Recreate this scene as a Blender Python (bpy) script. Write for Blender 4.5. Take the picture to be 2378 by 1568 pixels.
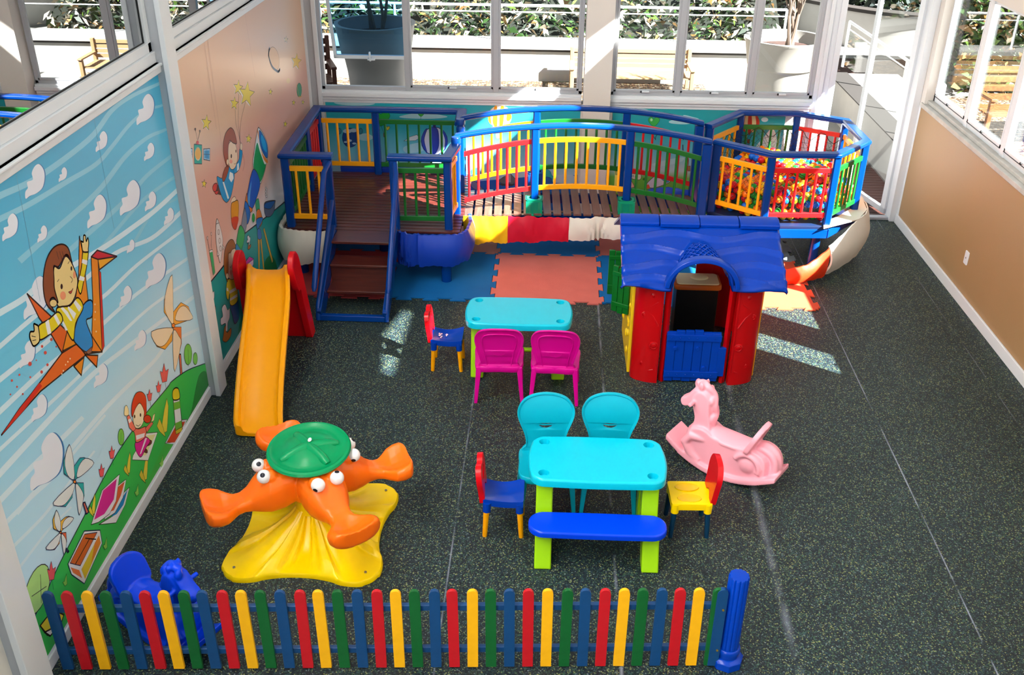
import bpy, bmesh, math, random
from math import sin, cos, pi, radians, sqrt, atan2
from mathutils import Vector, Matrix, Euler
from mathutils.geometry import tessellate_polygon

for o in list(bpy.data.objects): bpy.data.objects.remove(o)
S = bpy.context.scene
COL = S.collection
random.seed(7)

# ------------------------------------------------------------------ camera
CAMH = 4.0
FPX = 2297.1
PITCH, YAW, ROLL = radians(28.7715), radians(-2.1564), radians(0.5765)
fw = Vector((sin(YAW)*cos(PITCH), cos(YAW)*cos(PITCH), -sin(PITCH)))
r0 = Vector((cos(YAW), -sin(YAW), 0)); u0 = r0.cross(fw)
RT = r0*cos(ROLL)+u0*sin(ROLL); UP = -r0*sin(ROLL)+u0*cos(ROLL)
cam = bpy.data.cameras.new('camera'); cam_ob = bpy.data.objects.new('camera', cam); COL.objects.link(cam_ob)
cam.sensor_width = 36.0; cam.lens = FPX/2378*36.0; cam.clip_end = 200
cam_ob.matrix_world = Matrix(((RT.x, UP.x, -fw.x, 0), (RT.y, UP.y, -fw.y, 0), (RT.z, UP.z, -fw.z, CAMH), (0, 0, 0, 1)))
S.camera = cam_ob

# ------------------------------------------------------------------ light
W = bpy.data.worlds.new('world'); S.world = W; W.use_nodes = True
nt = W.node_tree; nt.nodes.clear()
wo = nt.nodes.new('ShaderNodeOutputWorld'); bg = nt.nodes.new('ShaderNodeBackground')
sky = nt.nodes.new('ShaderNodeTexSky'); sky.sky_type = 'HOSEK_WILKIE'; sky.turbidity = 3.0; sky.ground_albedo = 0.5
SUN_DIR = Vector((-1.0, 0.647, -0.986)).normalized()      # the way the sunlight travels
sky.sun_direction = -SUN_DIR
mixw = nt.nodes.new('ShaderNodeMix'); mixw.data_type = 'RGBA'; mixw.inputs[0].default_value = 0.7
mixw.inputs[7].default_value = (0.84, 0.93, 1.0, 1)
nt.links.new(sky.outputs[0], mixw.inputs[6]); nt.links.new(mixw.outputs[2], bg.inputs[0])
bg.inputs[1].default_value = 1.4
nt.links.new(bg.outputs[0], wo.inputs[0])
sun = bpy.data.lights.new('sun', 'SUN'); sun.energy = 62.0; sun.angle = radians(0.55); sun.color = (1.0, 0.975, 0.93)
sun_ob = bpy.data.objects.new('sun', sun); COL.objects.link(sun_ob)
sun_ob.rotation_euler = SUN_DIR.to_track_quat('-Z', 'Y').to_euler(); sun_ob.location = (12, -4, 14)

vs = S.view_settings
vs.view_transform = 'Standard'; vs.look = 'None'; vs.exposure = -0.12; vs.gamma = 1.0; vs.use_curve_mapping = False

# ------------------------------------------------------------------ materials
def lin(c):
    c = c/255.0
    return c/12.92 if c <= 0.04045 else ((c+0.055)/1.055)**2.4
def rgb(*c): return (lin(c[0]), lin(c[1]), lin(c[2]), 1)
MATS = {}
def mat(name, col, rough=0.5, spec=0.5, metal=0.0, coat=0.0, noise=None, bump=None):
    """plain or softly mottled surface; noise=(scale, amount), bump=(scale, strength)"""
    if name in MATS: return MATS[name]
    m = bpy.data.materials.new(name); m.use_nodes = True; n = m.node_tree
    p = n.nodes['Principled BSDF']
    c = rgb(*col)
    p.inputs['Base Color'].default_value = c; p.inputs['Roughness'].default_value = rough
    p.inputs['Specular IOR Level'].default_value = spec; p.inputs['Metallic'].default_value = metal
    p.inputs['Coat Weight'].default_value = coat
    m.diffuse_color = c
    if noise or bump:
        tc = n.nodes.new('ShaderNodeTexCoord')
    if noise:
        nz = n.nodes.new('ShaderNodeTexNoise'); nz.inputs['Scale'].default_value = noise[0]; nz.inputs['Detail'].default_value = 4
        n.links.new(tc.outputs['Object'], nz.inputs['Vector'])
        mx = n.nodes.new('ShaderNodeMix'); mx.data_type = 'RGBA'
        a = noise[1]
        mx.inputs[6].default_value = (c[0]*(1-a), c[1]*(1-a), c[2]*(1-a), 1)
        mx.inputs[7].default_value = (min(1, c[0]*(1+a)), min(1, c[1]*(1+a)), min(1, c[2]*(1+a)), 1)
        n.links.new(nz.outputs[0], mx.inputs[0]); n.links.new(mx.outputs[2], p.inputs['Base Color'])
    if bump:
        nb = n.nodes.new('ShaderNodeTexNoise'); nb.inputs['Scale'].default_value = bump[0]; nb.inputs['Detail'].default_value = 5
        n.links.new(tc.outputs['Object'], nb.inputs['Vector'])
        b = n.nodes.new('ShaderNodeBump'); b.inputs['Strength'].default_value = bump[1]; b.inputs['Distance'].default_value = 0.01
        n.links.new(nb.outputs[0], b.inputs['Height']); n.links.new(b.outputs[0], p.inputs['Normal'])
    MATS[name] = m
    return m

def ramp_node(n, stops, interp='LINEAR'):
    r = n.nodes.new('ShaderNodeValToRGB'); r.color_ramp.interpolation = interp
    e = r.color_ramp.elements
    e[0].position = stops[0][0]; e[0].color = stops[0][1]
    e[1].position = stops[-1][0]; e[1].color = stops[-1][1]
    for pos, c in stops[1:-1]:
        k = e.new(pos); k.color = c
    return r

def plastic(name, col, rough=0.32): return mat(name, col, rough=rough, spec=0.32, noise=(6, 0.05))

white_paint = mat('white_painted_metal', (220, 225, 230), 0.35, noise=(3, 0.03))
grey_frame = mat('aluminium_frame', (176, 180, 186), 0.35)
white_wall = mat('white_wall', (222, 218, 210), 0.6, noise=(2, 0.03))
tan_wall = mat('tan_wall_paint', (162, 130, 90), 0.45, noise=(1.3, 0.06), bump=(60, 0.05))
concrete = mat('concrete_sill', (190, 188, 182), 0.8, noise=(9, 0.25), bump=(30, 0.5))
blue_wood = mat('blue_painted_wood', (0, 54, 132), 0.24, spec=0.35, noise=(5, 0.1))
yel_wood = mat('yellow_painted_wood', (250, 168, 12), 0.32, noise=(6, 0.06))
grn_wood = mat('green_painted_wood', (14, 100, 34), 0.32, noise=(6, 0.1))
red_wood = mat('red_painted_wood', (200, 22, 26), 0.32, noise=(6, 0.06))
black_rub = mat('black_rubber', (18, 18, 20), 0.6)
steel = mat('steel_screw', (170, 170, 170), 0.3, metal=0.9)
dark_backing_mat = mat('dark_backing', (14, 14, 16), 0.8)

def glass_mat(name, tint, base, graz, power=4.0):
    """pane: see-through, mirror share = base + graz*(1-cos)^power; the same from both sides"""
    m = bpy.data.materials.new(name); m.use_nodes = True; n = m.node_tree; n.nodes.clear()
    out = n.nodes.new('ShaderNodeOutputMaterial'); tr = n.nodes.new('ShaderNodeBsdfTransparent'); gl = n.nodes.new('ShaderNodeBsdfGlossy')
    gl.inputs['Roughness'].default_value = 0.0
    tr.inputs[0].default_value = rgb(*tint)
    mx = n.nodes.new('ShaderNodeMixShader')
    lw = n.nodes.new('ShaderNodeLayerWeight'); lw.inputs[0].default_value = 0.5
    pw = n.nodes.new('ShaderNodeMath'); pw.operation = 'POWER'; pw.inputs[1].default_value = power
    ml = n.nodes.new('ShaderNodeMath'); ml.operation = 'MULTIPLY_ADD'; ml.inputs[1].default_value = graz; ml.inputs[2].default_value = base
    n.links.new(lw.outputs['Facing'], pw.inputs[0]); n.links.new(pw.outputs[0], ml.inputs[0]); n.links.new(ml.outputs[0], mx.inputs[0])
    n.links.new(tr.outputs[0], mx.inputs[1]); n.links.new(gl.outputs[0], mx.inputs[2]); n.links.new(mx.outputs[0], out.inputs[0])
    MATS[name] = m
    return m
clear_glass = glass_mat('clear_glass', (250, 252, 252), 0.02, 0.5)
blue_glass = glass_mat('blue_tinted_glass', (176, 212, 234), 0.03, 0.5)
mirror_glass = glass_mat('reflective_window_glass', (60, 70, 70), 0.35, 0.6, 1.5)

def wood_mat(name, a, b, rough=0.35, axis=0, scale=1.0):
    m = bpy.data.materials.new(name); m.use_nodes = True; n = m.node_tree; p = n.nodes['Principled BSDF']
    tc = n.nodes.new('ShaderNodeTexCoord'); mp = n.nodes.new('ShaderNodeMapping')
    sc = [14*scale]*3; sc[axis] = 1.2*scale
    mp.inputs['Scale'].default_value = sc
    nz = n.nodes.new('ShaderNodeTexNoise'); nz.inputs['Scale'].default_value = 2.2; nz.inputs['Detail'].default_value = 8; nz.inputs['Roughness'].default_value = 0.65
    r = ramp_node(n, [(0.3, rgb(*a)), (0.7, rgb(*b))])
    n.links.new(tc.outputs['Object'], mp.inputs[0]); n.links.new(mp.outputs[0], nz.inputs['Vector'])
    n.links.new(nz.outputs[0], r.inputs[0]); n.links.new(r.outputs[0], p.inputs['Base Color'])
    p.inputs['Roughness'].default_value = rough
    MATS[name] = m
    return m
deck_wood = wood_mat('brown_deck_wood', (62, 24, 20), (92, 42, 34), 0.28, 0)
slat_wood = wood_mat('bridge_slat_wood', (84, 50, 42), (118, 80, 70), 0.4, 1)
bench_wood = wood_mat('bench_wood', (84, 46, 20), (132, 84, 44), 0.5, 1)
out_wood = wood_mat('outdoor_deck_wood', (44, 20, 16), (76, 42, 34), 0.55, 0)

# ------------------------------------------------------------------ mesh helpers
def V(*a): return Vector(a)
class MB:
    def __init__(s): s.v = []; s.f = []; s.m = []; s.s = []
    def add(s, vs, fs, mi=0, smooth=False, M=None):
        b = len(s.v)
        for v in vs:
            v = Vector(v)
            s.v.append(M @ v if M is not None else v)
        for f in fs:
            s.f.append([b+i for i in f]); s.m.append(mi); s.s.append(smooth)
        return s
    def box(s, x0, x1, y0, y1, z0, z1, mi=0, M=None):
        vs = [(x0,y0,z0),(x1,y0,z0),(x1,y1,z0),(x0,y1,z0),(x0,y0,z1),(x1,y0,z1),(x1,y1,z1),(x0,y1,z1)]
        return s.add(vs, [(0,3,2,1),(4,5,6,7),(0,1,5,4),(1,2,6,5),(2,3,7,6),(3,0,4,7)], mi, False, M)
    def bar(s, p, q, w, h, mi=0, up=(0,0,1)):
        """box bar from p to q, w across, h along up"""
        p = Vector(p); q = Vector(q); d = (q-p).normalized(); u = Vector(up)
        a = d.cross(u).normalized(); u = a.cross(d).normalized()
        vs = []
        for c in (p, q):
            for sa, su in ((-1,-1),(1,-1),(1,1),(-1,1)): vs.append(c+a*sa*w/2+u*su*h/2)
        return s.add(vs, [(0,1,2,3),(4,7,6,5),(0,4,5,1),(1,5,6,2),(2,6,7,3),(3,7,4,0)], mi)
    def cyl(s, p, q, r0, r1=None, n=16, mi=0, cap=True, smooth=True):
        r1 = r0 if r1 is None else r1
        return s.tube([p, q], [r0, r1], n, mi, cap, smooth)
    def tube(s, path, r, n=10, mi=0, cap=True, smooth=True, closed=False):
        path = [Vector(p) for p in path]; k = len(path)
        rr = r if isinstance(r, (list, tuple)) else [r]*k
        vs = []; fs = []
        d0 = (path[1]-path[0]).normalized()
        a = d0.orthogonal().normalized()
        for i, p in enumerate(path):
            if closed: d = (path[(i+1) % k]-path[i-1]).normalized()
            elif i == 0: d = path[1]-path[0]
            elif i == k-1: d = path[-1]-path[-2]
            else: d = path[i+1]-path[i-1]
            d = d.normalized()
            a = (a-d*a.dot(d)).normalized(); b = d.cross(a)
            for j in range(n):
                t = 2*pi*j/n
                vs.append(p+(a*cos(t)+b*sin(t))*rr[i])
        kk = k if closed else k-1
        for i in range(kk):
            i2 = (i+1) % k
            for j in range(n):
                j2 = (j+1) % n
                fs.append((i*n+j, i*n+j2, i2*n+j2, i2*n+j))
        s.add(vs, fs, mi, smooth)
        if cap and not closed:
            b = len(s.v)-len(vs)
            s.f.append([b+j for j in range(n)][::-1]); s.m.append(mi); s.s.append(False)
            s.f.append([b+(k-1)*n+j for j in range(n)]); s.m.append(mi); s.s.append(False)
        return s
    def loft(s, rings, mi=0, cap=True, smooth=True, closed=False):
        n = len(rings[0]); k = len(rings); vs = [v for r in rings for v in r]; fs = []
        for i in range(k if closed else k-1):
            i2 = (i+1) % k
            for j in range(n):
                j2 = (j+1) % n
                fs.append((i*n+j, i*n+j2, i2*n+j2, i2*n+j))
        s.add(vs, fs, mi, smooth)
        if cap and not closed:
            b = len(s.v)-len(vs)
            s.f.append([b+j for j in range(n)][::-1]); s.m.append(mi); s.s.append(smooth)
            s.f.append([b+(k-1)*n+j for j in range(n)]); s.m.append(mi); s.s.append(smooth)
        return s
    def lathe(s, prof, c=(0,0,0), n=32, mi=0, smooth=True, M=None):
        """prof = [(r, z)...] from bottom to top"""
        rings = []
        for r, z in prof:
            rings.append([V(c[0]+r*cos(2*pi*j/n), c[1]+r*sin(2*pi*j/n), c[2]+z) for j in range(n)])
        if M is not None: rings = [[M @ v for v in rg] for rg in rings]
        return s.loft(rings, mi, True, smooth)
    def prism(s, pts, d0, d1, axis='z', holes=(), mi=0, M=None, smooth=False):
        """2D outline extruded along an axis; pts in the other two axes (x,y | y,z for 'x' | x,z for 'y')"""
        def P(a, b, d):
            return V(a, b, d) if axis == 'z' else V(d, a, b) if axis == 'x' else V(a, d, b)
        loops = [list(pts)]+[list(h) for h in holes]
        flat = [p for l in loops for p in l]; N = len(flat)
        tris = tessellate_polygon([[V(p[0], p[1], 0) for p in l] for l in loops])
        vs = [P(p[0], p[1], d0) for p in flat]+[P(p[0], p[1], d1) for p in flat]
        fs = [tuple(t) for t in tris]+[tuple(N+i for i in t)[::-1] for t in tris]
        b = 0
        for l in loops:
            L = len(l)
            for i in range(L):
                i2 = (i+1) % L
                fs.append((b+i, b+i2, N+b+i2, N+b+i))
            b += L
        return s.add(vs, fs, mi, smooth, M)
    def ball(s, c, r, mi=0, n=12, m=8, sc=(1,1,1), M=None):
        c = Vector(c); vs = [c+V(0,0,-r*sc[2])]
        for i in range(1, m):
            t = -pi/2+pi*i/m
            for j in range(n):
                a = 2*pi*j/n
                vs.append(c+V(r*sc[0]*cos(t)*cos(a), r*sc[1]*cos(t)*sin(a), r*sc[2]*sin(t)))
        vs.append(c+V(0,0,r*sc[2])); fs = []
        for j in range(n):
            j2 = (j+1) % n
            fs.append((0, 1+j2, 1+j))
            for i in range(m-2): fs.append((1+i*n+j, 1+i*n+j2, 1+(i+1)*n+j2, 1+(i+1)*n+j))
            fs.append((1+(m-2)*n+j, 1+(m-2)*n+j2, len(vs)-1))
        return s.add(vs, fs, mi, True, M)
    def mesh(s, name, mats):
        me = bpy.data.meshes.new(name)
        me.from_pydata([tuple(v) for v in s.v], [], s.f)
        for m in (mats if isinstance(mats, (list, tuple)) else [mats]): me.materials.append(m)
        me.polygons.foreach_set('material_index', s.m); me.polygons.foreach_set('use_smooth', s.s)
        me.update()
        bm = bmesh.new(); bm.from_mesh(me); bmesh.ops.recalc_face_normals(bm, faces=bm.faces); bm.to_mesh(me); bm.free()
        try: me.set_sharp_from_angle(angle=radians(42))
        except Exception: pass
        return me
    def build(s, name, mats, parent=None, loc=None, rotz=0, bevel=0, seg=2, weld=False, sub=0):
        me = s.mesh(name, mats)
        o = bpy.data.objects.new(name, me); COL.objects.link(o)
        if parent is not None: o.parent = parent
        if loc is not None: o.location = loc
        if rotz: o.rotation_euler = (0, 0, rotz)
        if sub:
            md = o.modifiers.new('sub', 'SUBSURF'); md.levels = sub; md.render_levels = sub
        if bevel:
            md = o.modifiers.new('bevel', 'BEVEL'); md.width = bevel; md.segments = seg; md.limit_method = 'ANGLE'; md.angle_limit = radians(40)
            for p in me.polygons: p.use_smooth = True
            try: me.set_sharp_from_angle(angle=radians(50))
            except Exception: pass
            wn = o.modifiers.new('wn', 'WEIGHTED_NORMAL'); wn.keep_sharp = False
        return o

def thing(name, label, cat, loc=(0,0,0), rotz=0, group=None):
    o = bpy.data.objects.new(name, None); COL.objects.link(o); o.empty_display_size = 0.1
    o.location = loc; o.rotation_euler = (0, 0, rotz); o['label'] = label; o['category'] = cat
    if group: o['group'] = group
    return o
def tag(o, label=None, cat=None, group=None, kind=None):
    if label: o['label'] = label
    if cat: o['category'] = cat
    if group: o['group'] = group
    if kind: o['kind'] = kind
    return o
def struct(mb, name, mats, **k):
    o = mb.build(name, mats, **k); o['kind'] = 'structure'; return o
def dup(root, loc, rotz, label, group=None):
    r = root.copy(); COL.objects.link(r); r.location = loc; r.rotation_euler = (0, 0, rotz); r['label'] = label
    if group: r['group'] = group
    for ch in list(root.children):
        c = ch.copy(); COL.objects.link(c); c.parent = r
        for g in ch.children:
            d = g.copy(); COL.objects.link(d); d.parent = c
    return r
def blob(mb, name, m, parent=None, loc=None, rotz=0, voxel=0.01, smooth=6, fac=0.5):
    o = mb.build(name, m, parent, loc, rotz)
    rm = o.modifiers.new('remesh', 'REMESH'); rm.mode = 'VOXEL'; rm.voxel_size = voxel; rm.use_smooth_shade = True
    if smooth:
        sm = o.modifiers.new('smooth', 'SMOOTH'); sm.factor = fac; sm.iterations = smooth
    return o
def rrect(x0, x1, y0, y1, r, n=5):
    pts = []
    for cx, cy, a in ((x1-r, y1-r, 0), (x0+r, y1-r, 90), (x0+r, y0+r, 180), (x1-r, y0+r, 270)):
        for i in range(n+1):
            t = radians(a+90*i/n); pts.append((cx+r*cos(t), cy+r*sin(t)))
    return pts
def circ(cx, cy, r, n=20, r2=None):
    r2 = r if r2 is None else r2
    return [(cx+r*cos(2*pi*i/n), cy+r2*sin(2*pi*i/n)) for i in range(n)]
def catmull(pts, closed=True, k=5):
    out = []; n = len(pts)
    rng = range(n) if closed else range(n-1)
    for i in rng:
        p0 = pts[(i-1) % n] if closed or i > 0 else pts[0]; p1 = pts[i]; p2 = pts[(i+1) % n]
        p3 = pts[(i+2) % n] if closed or i+2 < n else pts[-1]
        for j in range(k):
            t = j/k
            out.append(tuple(0.5*((2*b)+(-a+c)*t+(2*a-5*b+4*c-d)*t*t+(-a+3*b-3*c+d)*t**3) for a, b, c, d in zip(p0, p1, p2, p3)))
    if not closed: out.append(tuple(pts[-1]))
    return out
# ------------------------------------------------------------------ room shell
XL, XR, YB = -2.52, 3.74, 10.16

def floor_material():
    m = bpy.data.materials.new('speckled_rubber_floor'); m.use_nodes = True; n = m.node_tree; p = n.nodes['Principled BSDF']; L = n.links.new
    tc = n.nodes.new('ShaderNodeTexCoord')
    v1 = n.nodes.new('ShaderNodeTexVoronoi'); v1.inputs['Scale'].default_value = 165
    L(tc.outputs['Object'], v1.inputs['Vector'])
    sep = n.nodes.new('ShaderNodeSeparateColor'); L(v1.outputs['Color'], sep.inputs[0])
    base = ramp_node(n, [(0.0, rgb(16, 25, 32)), (0.45, rgb(27, 39, 47)), (0.70, rgb(42, 68, 74)), (0.81, rgb(56, 84, 64)), (0.915, rgb(124, 130, 84)), (0.975, rgb(104, 118, 120))], 'CONSTANT')
    L(sep.outputs[0], base.inputs[0])
    nz = n.nodes.new('ShaderNodeTexNoise'); nz.inputs['Scale'].default_value = 0.9; nz.inputs['Detail'].default_value = 5
    L(tc.outputs['Object'], nz.inputs['Vector'])
    r2 = ramp_node(n, [(0.25, (0.8, 0.8, 0.8, 1)), (0.75, (1.2, 1.2, 1.2, 1))])
    L(nz.outputs[0], r2.inputs[0])
    mul = n.nodes.new('ShaderNodeMix'); mul.data_type = 'RGBA'; mul.blend_type = 'MULTIPLY'; mul.inputs[0].default_value = 1
    L(base.outputs[0], mul.inputs[6]); L(r2.outputs[0], mul.inputs[7])
    # chalky worn seams between the rubber strips
    sx = n.nodes.new('ShaderNodeSeparateXYZ'); L(tc.outputs['Object'], sx.inputs[0])
    wn = n.nodes.new('ShaderNodeTexNoise'); wn.inputs['Scale'].default_value = 3.0; wn.inputs['Detail'].default_value = 8; L(tc.outputs['Object'], wn.inputs['Vector'])
    acc = None
    def mth(op, a, b=None):
        k = n.nodes.new('ShaderNodeMath'); k.operation = op
        for i, q in enumerate((a, b)):
            if q is None: continue
            if isinstance(q, (int, float)): k.inputs[i].default_value = q
            else: L(q, k.inputs[i])
        return k.outputs[0]
    # seam: x = x0 + slope*(y-6)
    for x0, sl, wd, st in SEAMS:
        line = mth('ADD', mth('MULTIPLY', mth('SUBTRACT', sx.outputs[1], 6.0), sl), x0)
        d = mth('ABSOLUTE', mth('SUBTRACT', sx.outputs[0], line))
        g = mth('SUBTRACT', 1.0, mth('DIVIDE', d, wd)); g = mth('MAXIMUM', g, 0.0)
        g = mth('MULTIPLY', g, mth('MULTIPLY', mth('MAXIMUM', mth('SUBTRACT', wn.outputs[0], 0.38), 0.0), st))
        acc = g if acc is None else mth('ADD', acc, g)
    acc = mth('MINIMUM', acc, 0.8)
    mx = n.nodes.new('ShaderNodeMix'); mx.data_type = 'RGBA'; mx.inputs[7].default_value = rgb(150, 156, 176)
    L(acc, mx.inputs[0]); L(mul.outputs[2], mx.inputs[6]); L(mx.outputs[2], p.inputs['Base Color'])
    p.inputs['Roughness'].default_value = 0.55; p.inputs['Specular IOR Level'].default_value = 0.35
    b = n.nodes.new('ShaderNodeBump'); b.inputs['Strength'].default_value = 0.25; b.inputs['Distance'].default_value = 0.002
    L(v1.outputs['Distance'], b.inputs['Height']); L(b.outputs[0], p.inputs['Normal'])
    return m
SEAMS = [(-0.525, 0.0, 0.007, 2.2), (0.46, 0.005, 0.013, 3.2), (1.42, 0.02, 0.035, 1.5), (2.45, 0.018, 0.006, 4.5), (3.47, 0.02, 0.005, 2.0)]
b = MB(); b.box(XL-0.1, XR+0.1, -3.0, YB+0.06, -0.1, 0.0); struct(b, 'floor', floor_material())

# baseboards
b = MB(); b.box(XL, XL+0.02, 3.45, 6.24, 0, 0.075); b.box(XL, XL+0.02, 6.38, YB-0.02, 0, 0.075); struct(b, 'baseboard_left', white_paint, bevel=0.004)
b = MB(); b.box(XR-0.02, XR, -3, YB-0.06, 0, 0.10); struct(b, 'baseboard_right', white_paint, bevel=0.004)

# left wall (below the windows) with ledge
b = MB(); b.box(XL-0.14, XL-0.002, -3, YB+0.1, 0, 2.5); b.box(XL-0.14, XL-0.002, -3, YB+0.1, 4.9, 9.0); struct(b, 'wall_left', white_wall)
b = MB()
for y0, y1 in ((3.46, 6.24), (6.38, YB-0.02)):
    b.box(XL-0.02, XL+0.035, y0, y1, 2.43, 2.49); b.box(XL-0.02, XL+0.012, y0, y1, 2.49, 2.56); b.box(XL-0.02, XL+0.05, y0, y1, 2.475, 2.49)
    b.box(XL-0.02, XL+0.01, y0, y1, 0.072, 0.09)
struct(b, 'trim_1', white_paint, bevel=0.004)
# steel columns of the left wall
def column(y0, y1, x1, n):
    b = MB(); b.box(XL-0.1, x1, y0, y1, 0, 4.9, 0); b.box(x1-0.03, x1+0.006, y0-0.012, y1+0.012, 0, 4.9, 1)
    struct(b, n, [grey_frame, white_paint], bevel=0.004)
column(6.24, 6.38, XL+0.085, 'trim_2')
column(3.30, 3.46, XL+0.075, 'trim_3')
# windows over the left wall
def side_window(n, y0, y1, z0, z1, mul):
    x0, x1 = XL-0.06, XL-0.005
    b = MB()
    b.box(x0, x1, y0, y1, z0, z0+0.06); b.box(x0, x1, y0, y1, z1-0.06, z1); b.box(x0, x1, y0, y0+0.05, z0, z1); b.box(x0, x1, y1-0.05, y1, z0, z1)
    for y in mul: b.box(x0, x1, y-0.03, y+0.03, z0, z1)
    f = struct(b, n, white_paint, bevel=0.003)
    g = MB(); g.box(x0+0.02, x0+0.03, y0+0.05, y1-0.05, z0+0.06, z1-0.06); g.build('window_glass', mirror_glass, f)
    g = MB(); 
    for y in [y0+0.05, y1-0.05]+mul: g.box(x0+0.03, x0+0.034, y-0.012+(0.0), y+0.012, z0+0.06, z1-0.06)
    g.box(x0+0.03, x0+0.034, y0+0.05, y1-0.05, z0+0.058, z0+0.066)
    g.build('window_gasket', black_rub, f)
side_window('window_1', 3.46, 6.24, 2.56, 4.9, [])
side_window('window_2', 6.38, 10.1, 2.56, 4.9, [])
side_window('window_3', -1.5, 3.30, 0.1, 4.9, [])
b = MB(); b.box(XL-2.6, XL-0.16, -2, YB, 0.0, 5.0); b.f = [f for f in b.f]; struct(b, 'dark_backing_box', dark_backing_mat)  # dark box added behind the left panes so their reflections stand out

# back wall: low part, posts, sill band, columns
b = MB()
b.box(XL, 2.66, YB, YB+0.12, 0, 1.2)
b.box(XL, 0.31, YB, YB+0.10, 3.6, 5.2); b.box(XL, XR, YB, YB+0.12, 3.6, 6.5)
struct(b, 'wall_back', white_wall)
b = MB()
for x0, x1 in ((XL+0.14, 0.31), (0.60, 2.66)):
    b.box(x0, x1, YB-0.03, YB+0.12, 1.20, 1.30); b.box(x0, x1, YB-0.055, YB, 1.235, 1.275); b.box(x0, x1, YB-0.012, YB, 1.165, 1.20)
struct(b, 'trim_4', white_paint, bevel=0.004)
b = MB(); b.box(0.325, 0.60, YB-0.16, YB+0.12, 0, 6.4); struct(b, 'trim_5', white_wall, bevel=0.004)
b = MB(); b.box(XL, XL+0.14, YB-0.03, YB+0.1, 0, 6.4, 0); b.box(XL+0.10, XL+0.145, YB-0.05, YB-0.02, 0, 6.4, 1); b.box(XL, XL+0.03, YB-0.05, YB, 0, 6.4, 1)
struct(b, 'trim_6', [grey_frame, white_paint], bevel=0.004)

def back_window(n, x0, x1, z0, z1, muls, tilt_first=False):
    y0, y1 = YB+0.0, YB+0.06
    b = MB()
    b.box(x0, x1, y0, y1, z0, z0+0.035); b.box(x0, x1, y0, y1, z1-0.05, z1); b.box(x0, x0+0.035, y0, y1, z0, z1); b.box(x1-0.035, x1, y0, y1, z0, z1)
    for x in muls: b.box(x-0.028, x+0.028, y0-0.01, y1, z0, z1)
    f = struct(b, n, grey_frame, bevel=0.003)
    edges = [x0+0.035]+[m for m in muls]+[x1-0.035]
    for i in range(len(edges)-1):
        a = edges[i]+(0.028 if i else 0); c = edges[i+1]-(0.028 if i < len(edges)-2 else 0)
        s = MB()
        w = 0.022
        zz0, zz1 = z0+0.035, z1-0.05
        h = zz1-zz0
        if tilt_first and i == 0:
            h = 1.55
            s.box(a, c, 0, 0.03, -h, -h+0.04); s.box(a, c, 0, 0.03, -0.03, 0); s.box(a, a+0.035, 0, 0.03, -h, 0); s.box(c-0.03, c, 0, 0.03, -h, 0)
            so = s.build('window_sash', white_paint, f, bevel=0.002)
            so.location = (0, y1-0.01, 2.98); so.rotation_euler = (radians(17), 0, 0)
            g = MB(); g.box(a+0.035, c-0.03, 0.012, 0.018, -h+0.04, -0.03); go = g.build('window_glass', blue_glass, so)
            hd = MB(); hd.box((a+c)/2-0.03, (a+c)/2-0.012, -0.03, 0, -h-0.01, -h+0.09); hd.box((a+c)/2-0.05, (a+c)/2+0.03, -0.03, 0, -h+0.0, -h+0.02); hd.build('window_latch', white_paint, so, bevel=0.003)
        else:
            s.box(a, c, y0-0.004, y0+0.03, zz0, zz0+w); s.box(a, c, y0-0.004, y0+0.03, zz1-w, zz1); s.box(a, a+w, y0-0.004, y0+0.03, zz0, zz1); s.box(c-w, c, y0-0.004, y0+0.03, zz0, zz1)
            so = s.build('window_sash', grey_frame, f, bevel=0.002)
            g = MB(); g.box(a+w, c-w, y0+0.012, y0+0.017, zz0+w, zz1-w); g.build('window_glass', clear_glass, so)
            hd = MB(); mx = (a+c)/2
            hd.box(mx-0.03, mx+0.05, y0-0.03, y0-0.004, zz0+0.002, zz0+0.014); hd.ball((mx-0.03, y0-0.022, zz0+0.008), 0.011, 1)
            hd.build('window_latch', [white_paint, black_rub], so)
back_window('window_4', XL+0.14, 0.31, 1.30, 3.6, [-1.485, -0.575], True)
back_window('window_5', 0.60, 2.66, 1.30, 3.6, [1.285, 2.02])

# door at the right of the back wall
b = MB(); b.box(2.66, 2.84, YB-0.02, YB+0.12, 0, 6.0, 0); b.box(2.70, 2.74, YB-0.05, YB, 0, 6.0, 0); b.box(2.80, 2.86, YB-0.04, YB+0.1, 0, 2.7, 0)
b.box(3.67, XR, YB-0.05, YB+0.12, 0, 2.7, 0); b.box(2.84, XR, YB-0.02, YB+0.1, 2.6, 3.6, 0)
b.box(2.86, 3.67, YB-0.01, YB+0.07, 0, 0.03, 1)
d = struct(b, 'door_1', [white_paint, grey_frame], bevel=0.004)
leaf = MB(); w, h, st = 0.86, 2.5, 0.055
leaf.box(0, w, -0.02, 0.02, 0.03, 0.03+0.06); leaf.box(0, w, -0.02, 0.02, h-0.06, h); leaf.box(0, 0.085, -0.02, 0.02, 0.03, h); leaf.box(w-st, w, -0.02, 0.02, 0.03, h)
lo = leaf.build('door_leaf', white_paint, d, bevel=0.003); lo.location = (3.665, YB+0.10, 0.0); lo.rotation_euler = (0, 0, radians(104))
g = MB(); g.box(0.085, w-st, -0.004, 0.004, 0.09, h-0.06); g.build('door_glass', clear_glass, lo)
g = MB()
for z in (0.25, 0.9, 1.55, 2.2): g.cyl((-0.008, -0.028, z), (-0.008, -0.028, z+0.11), 0.012, n=8)
g.build('door_hinge', steel, lo)

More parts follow.
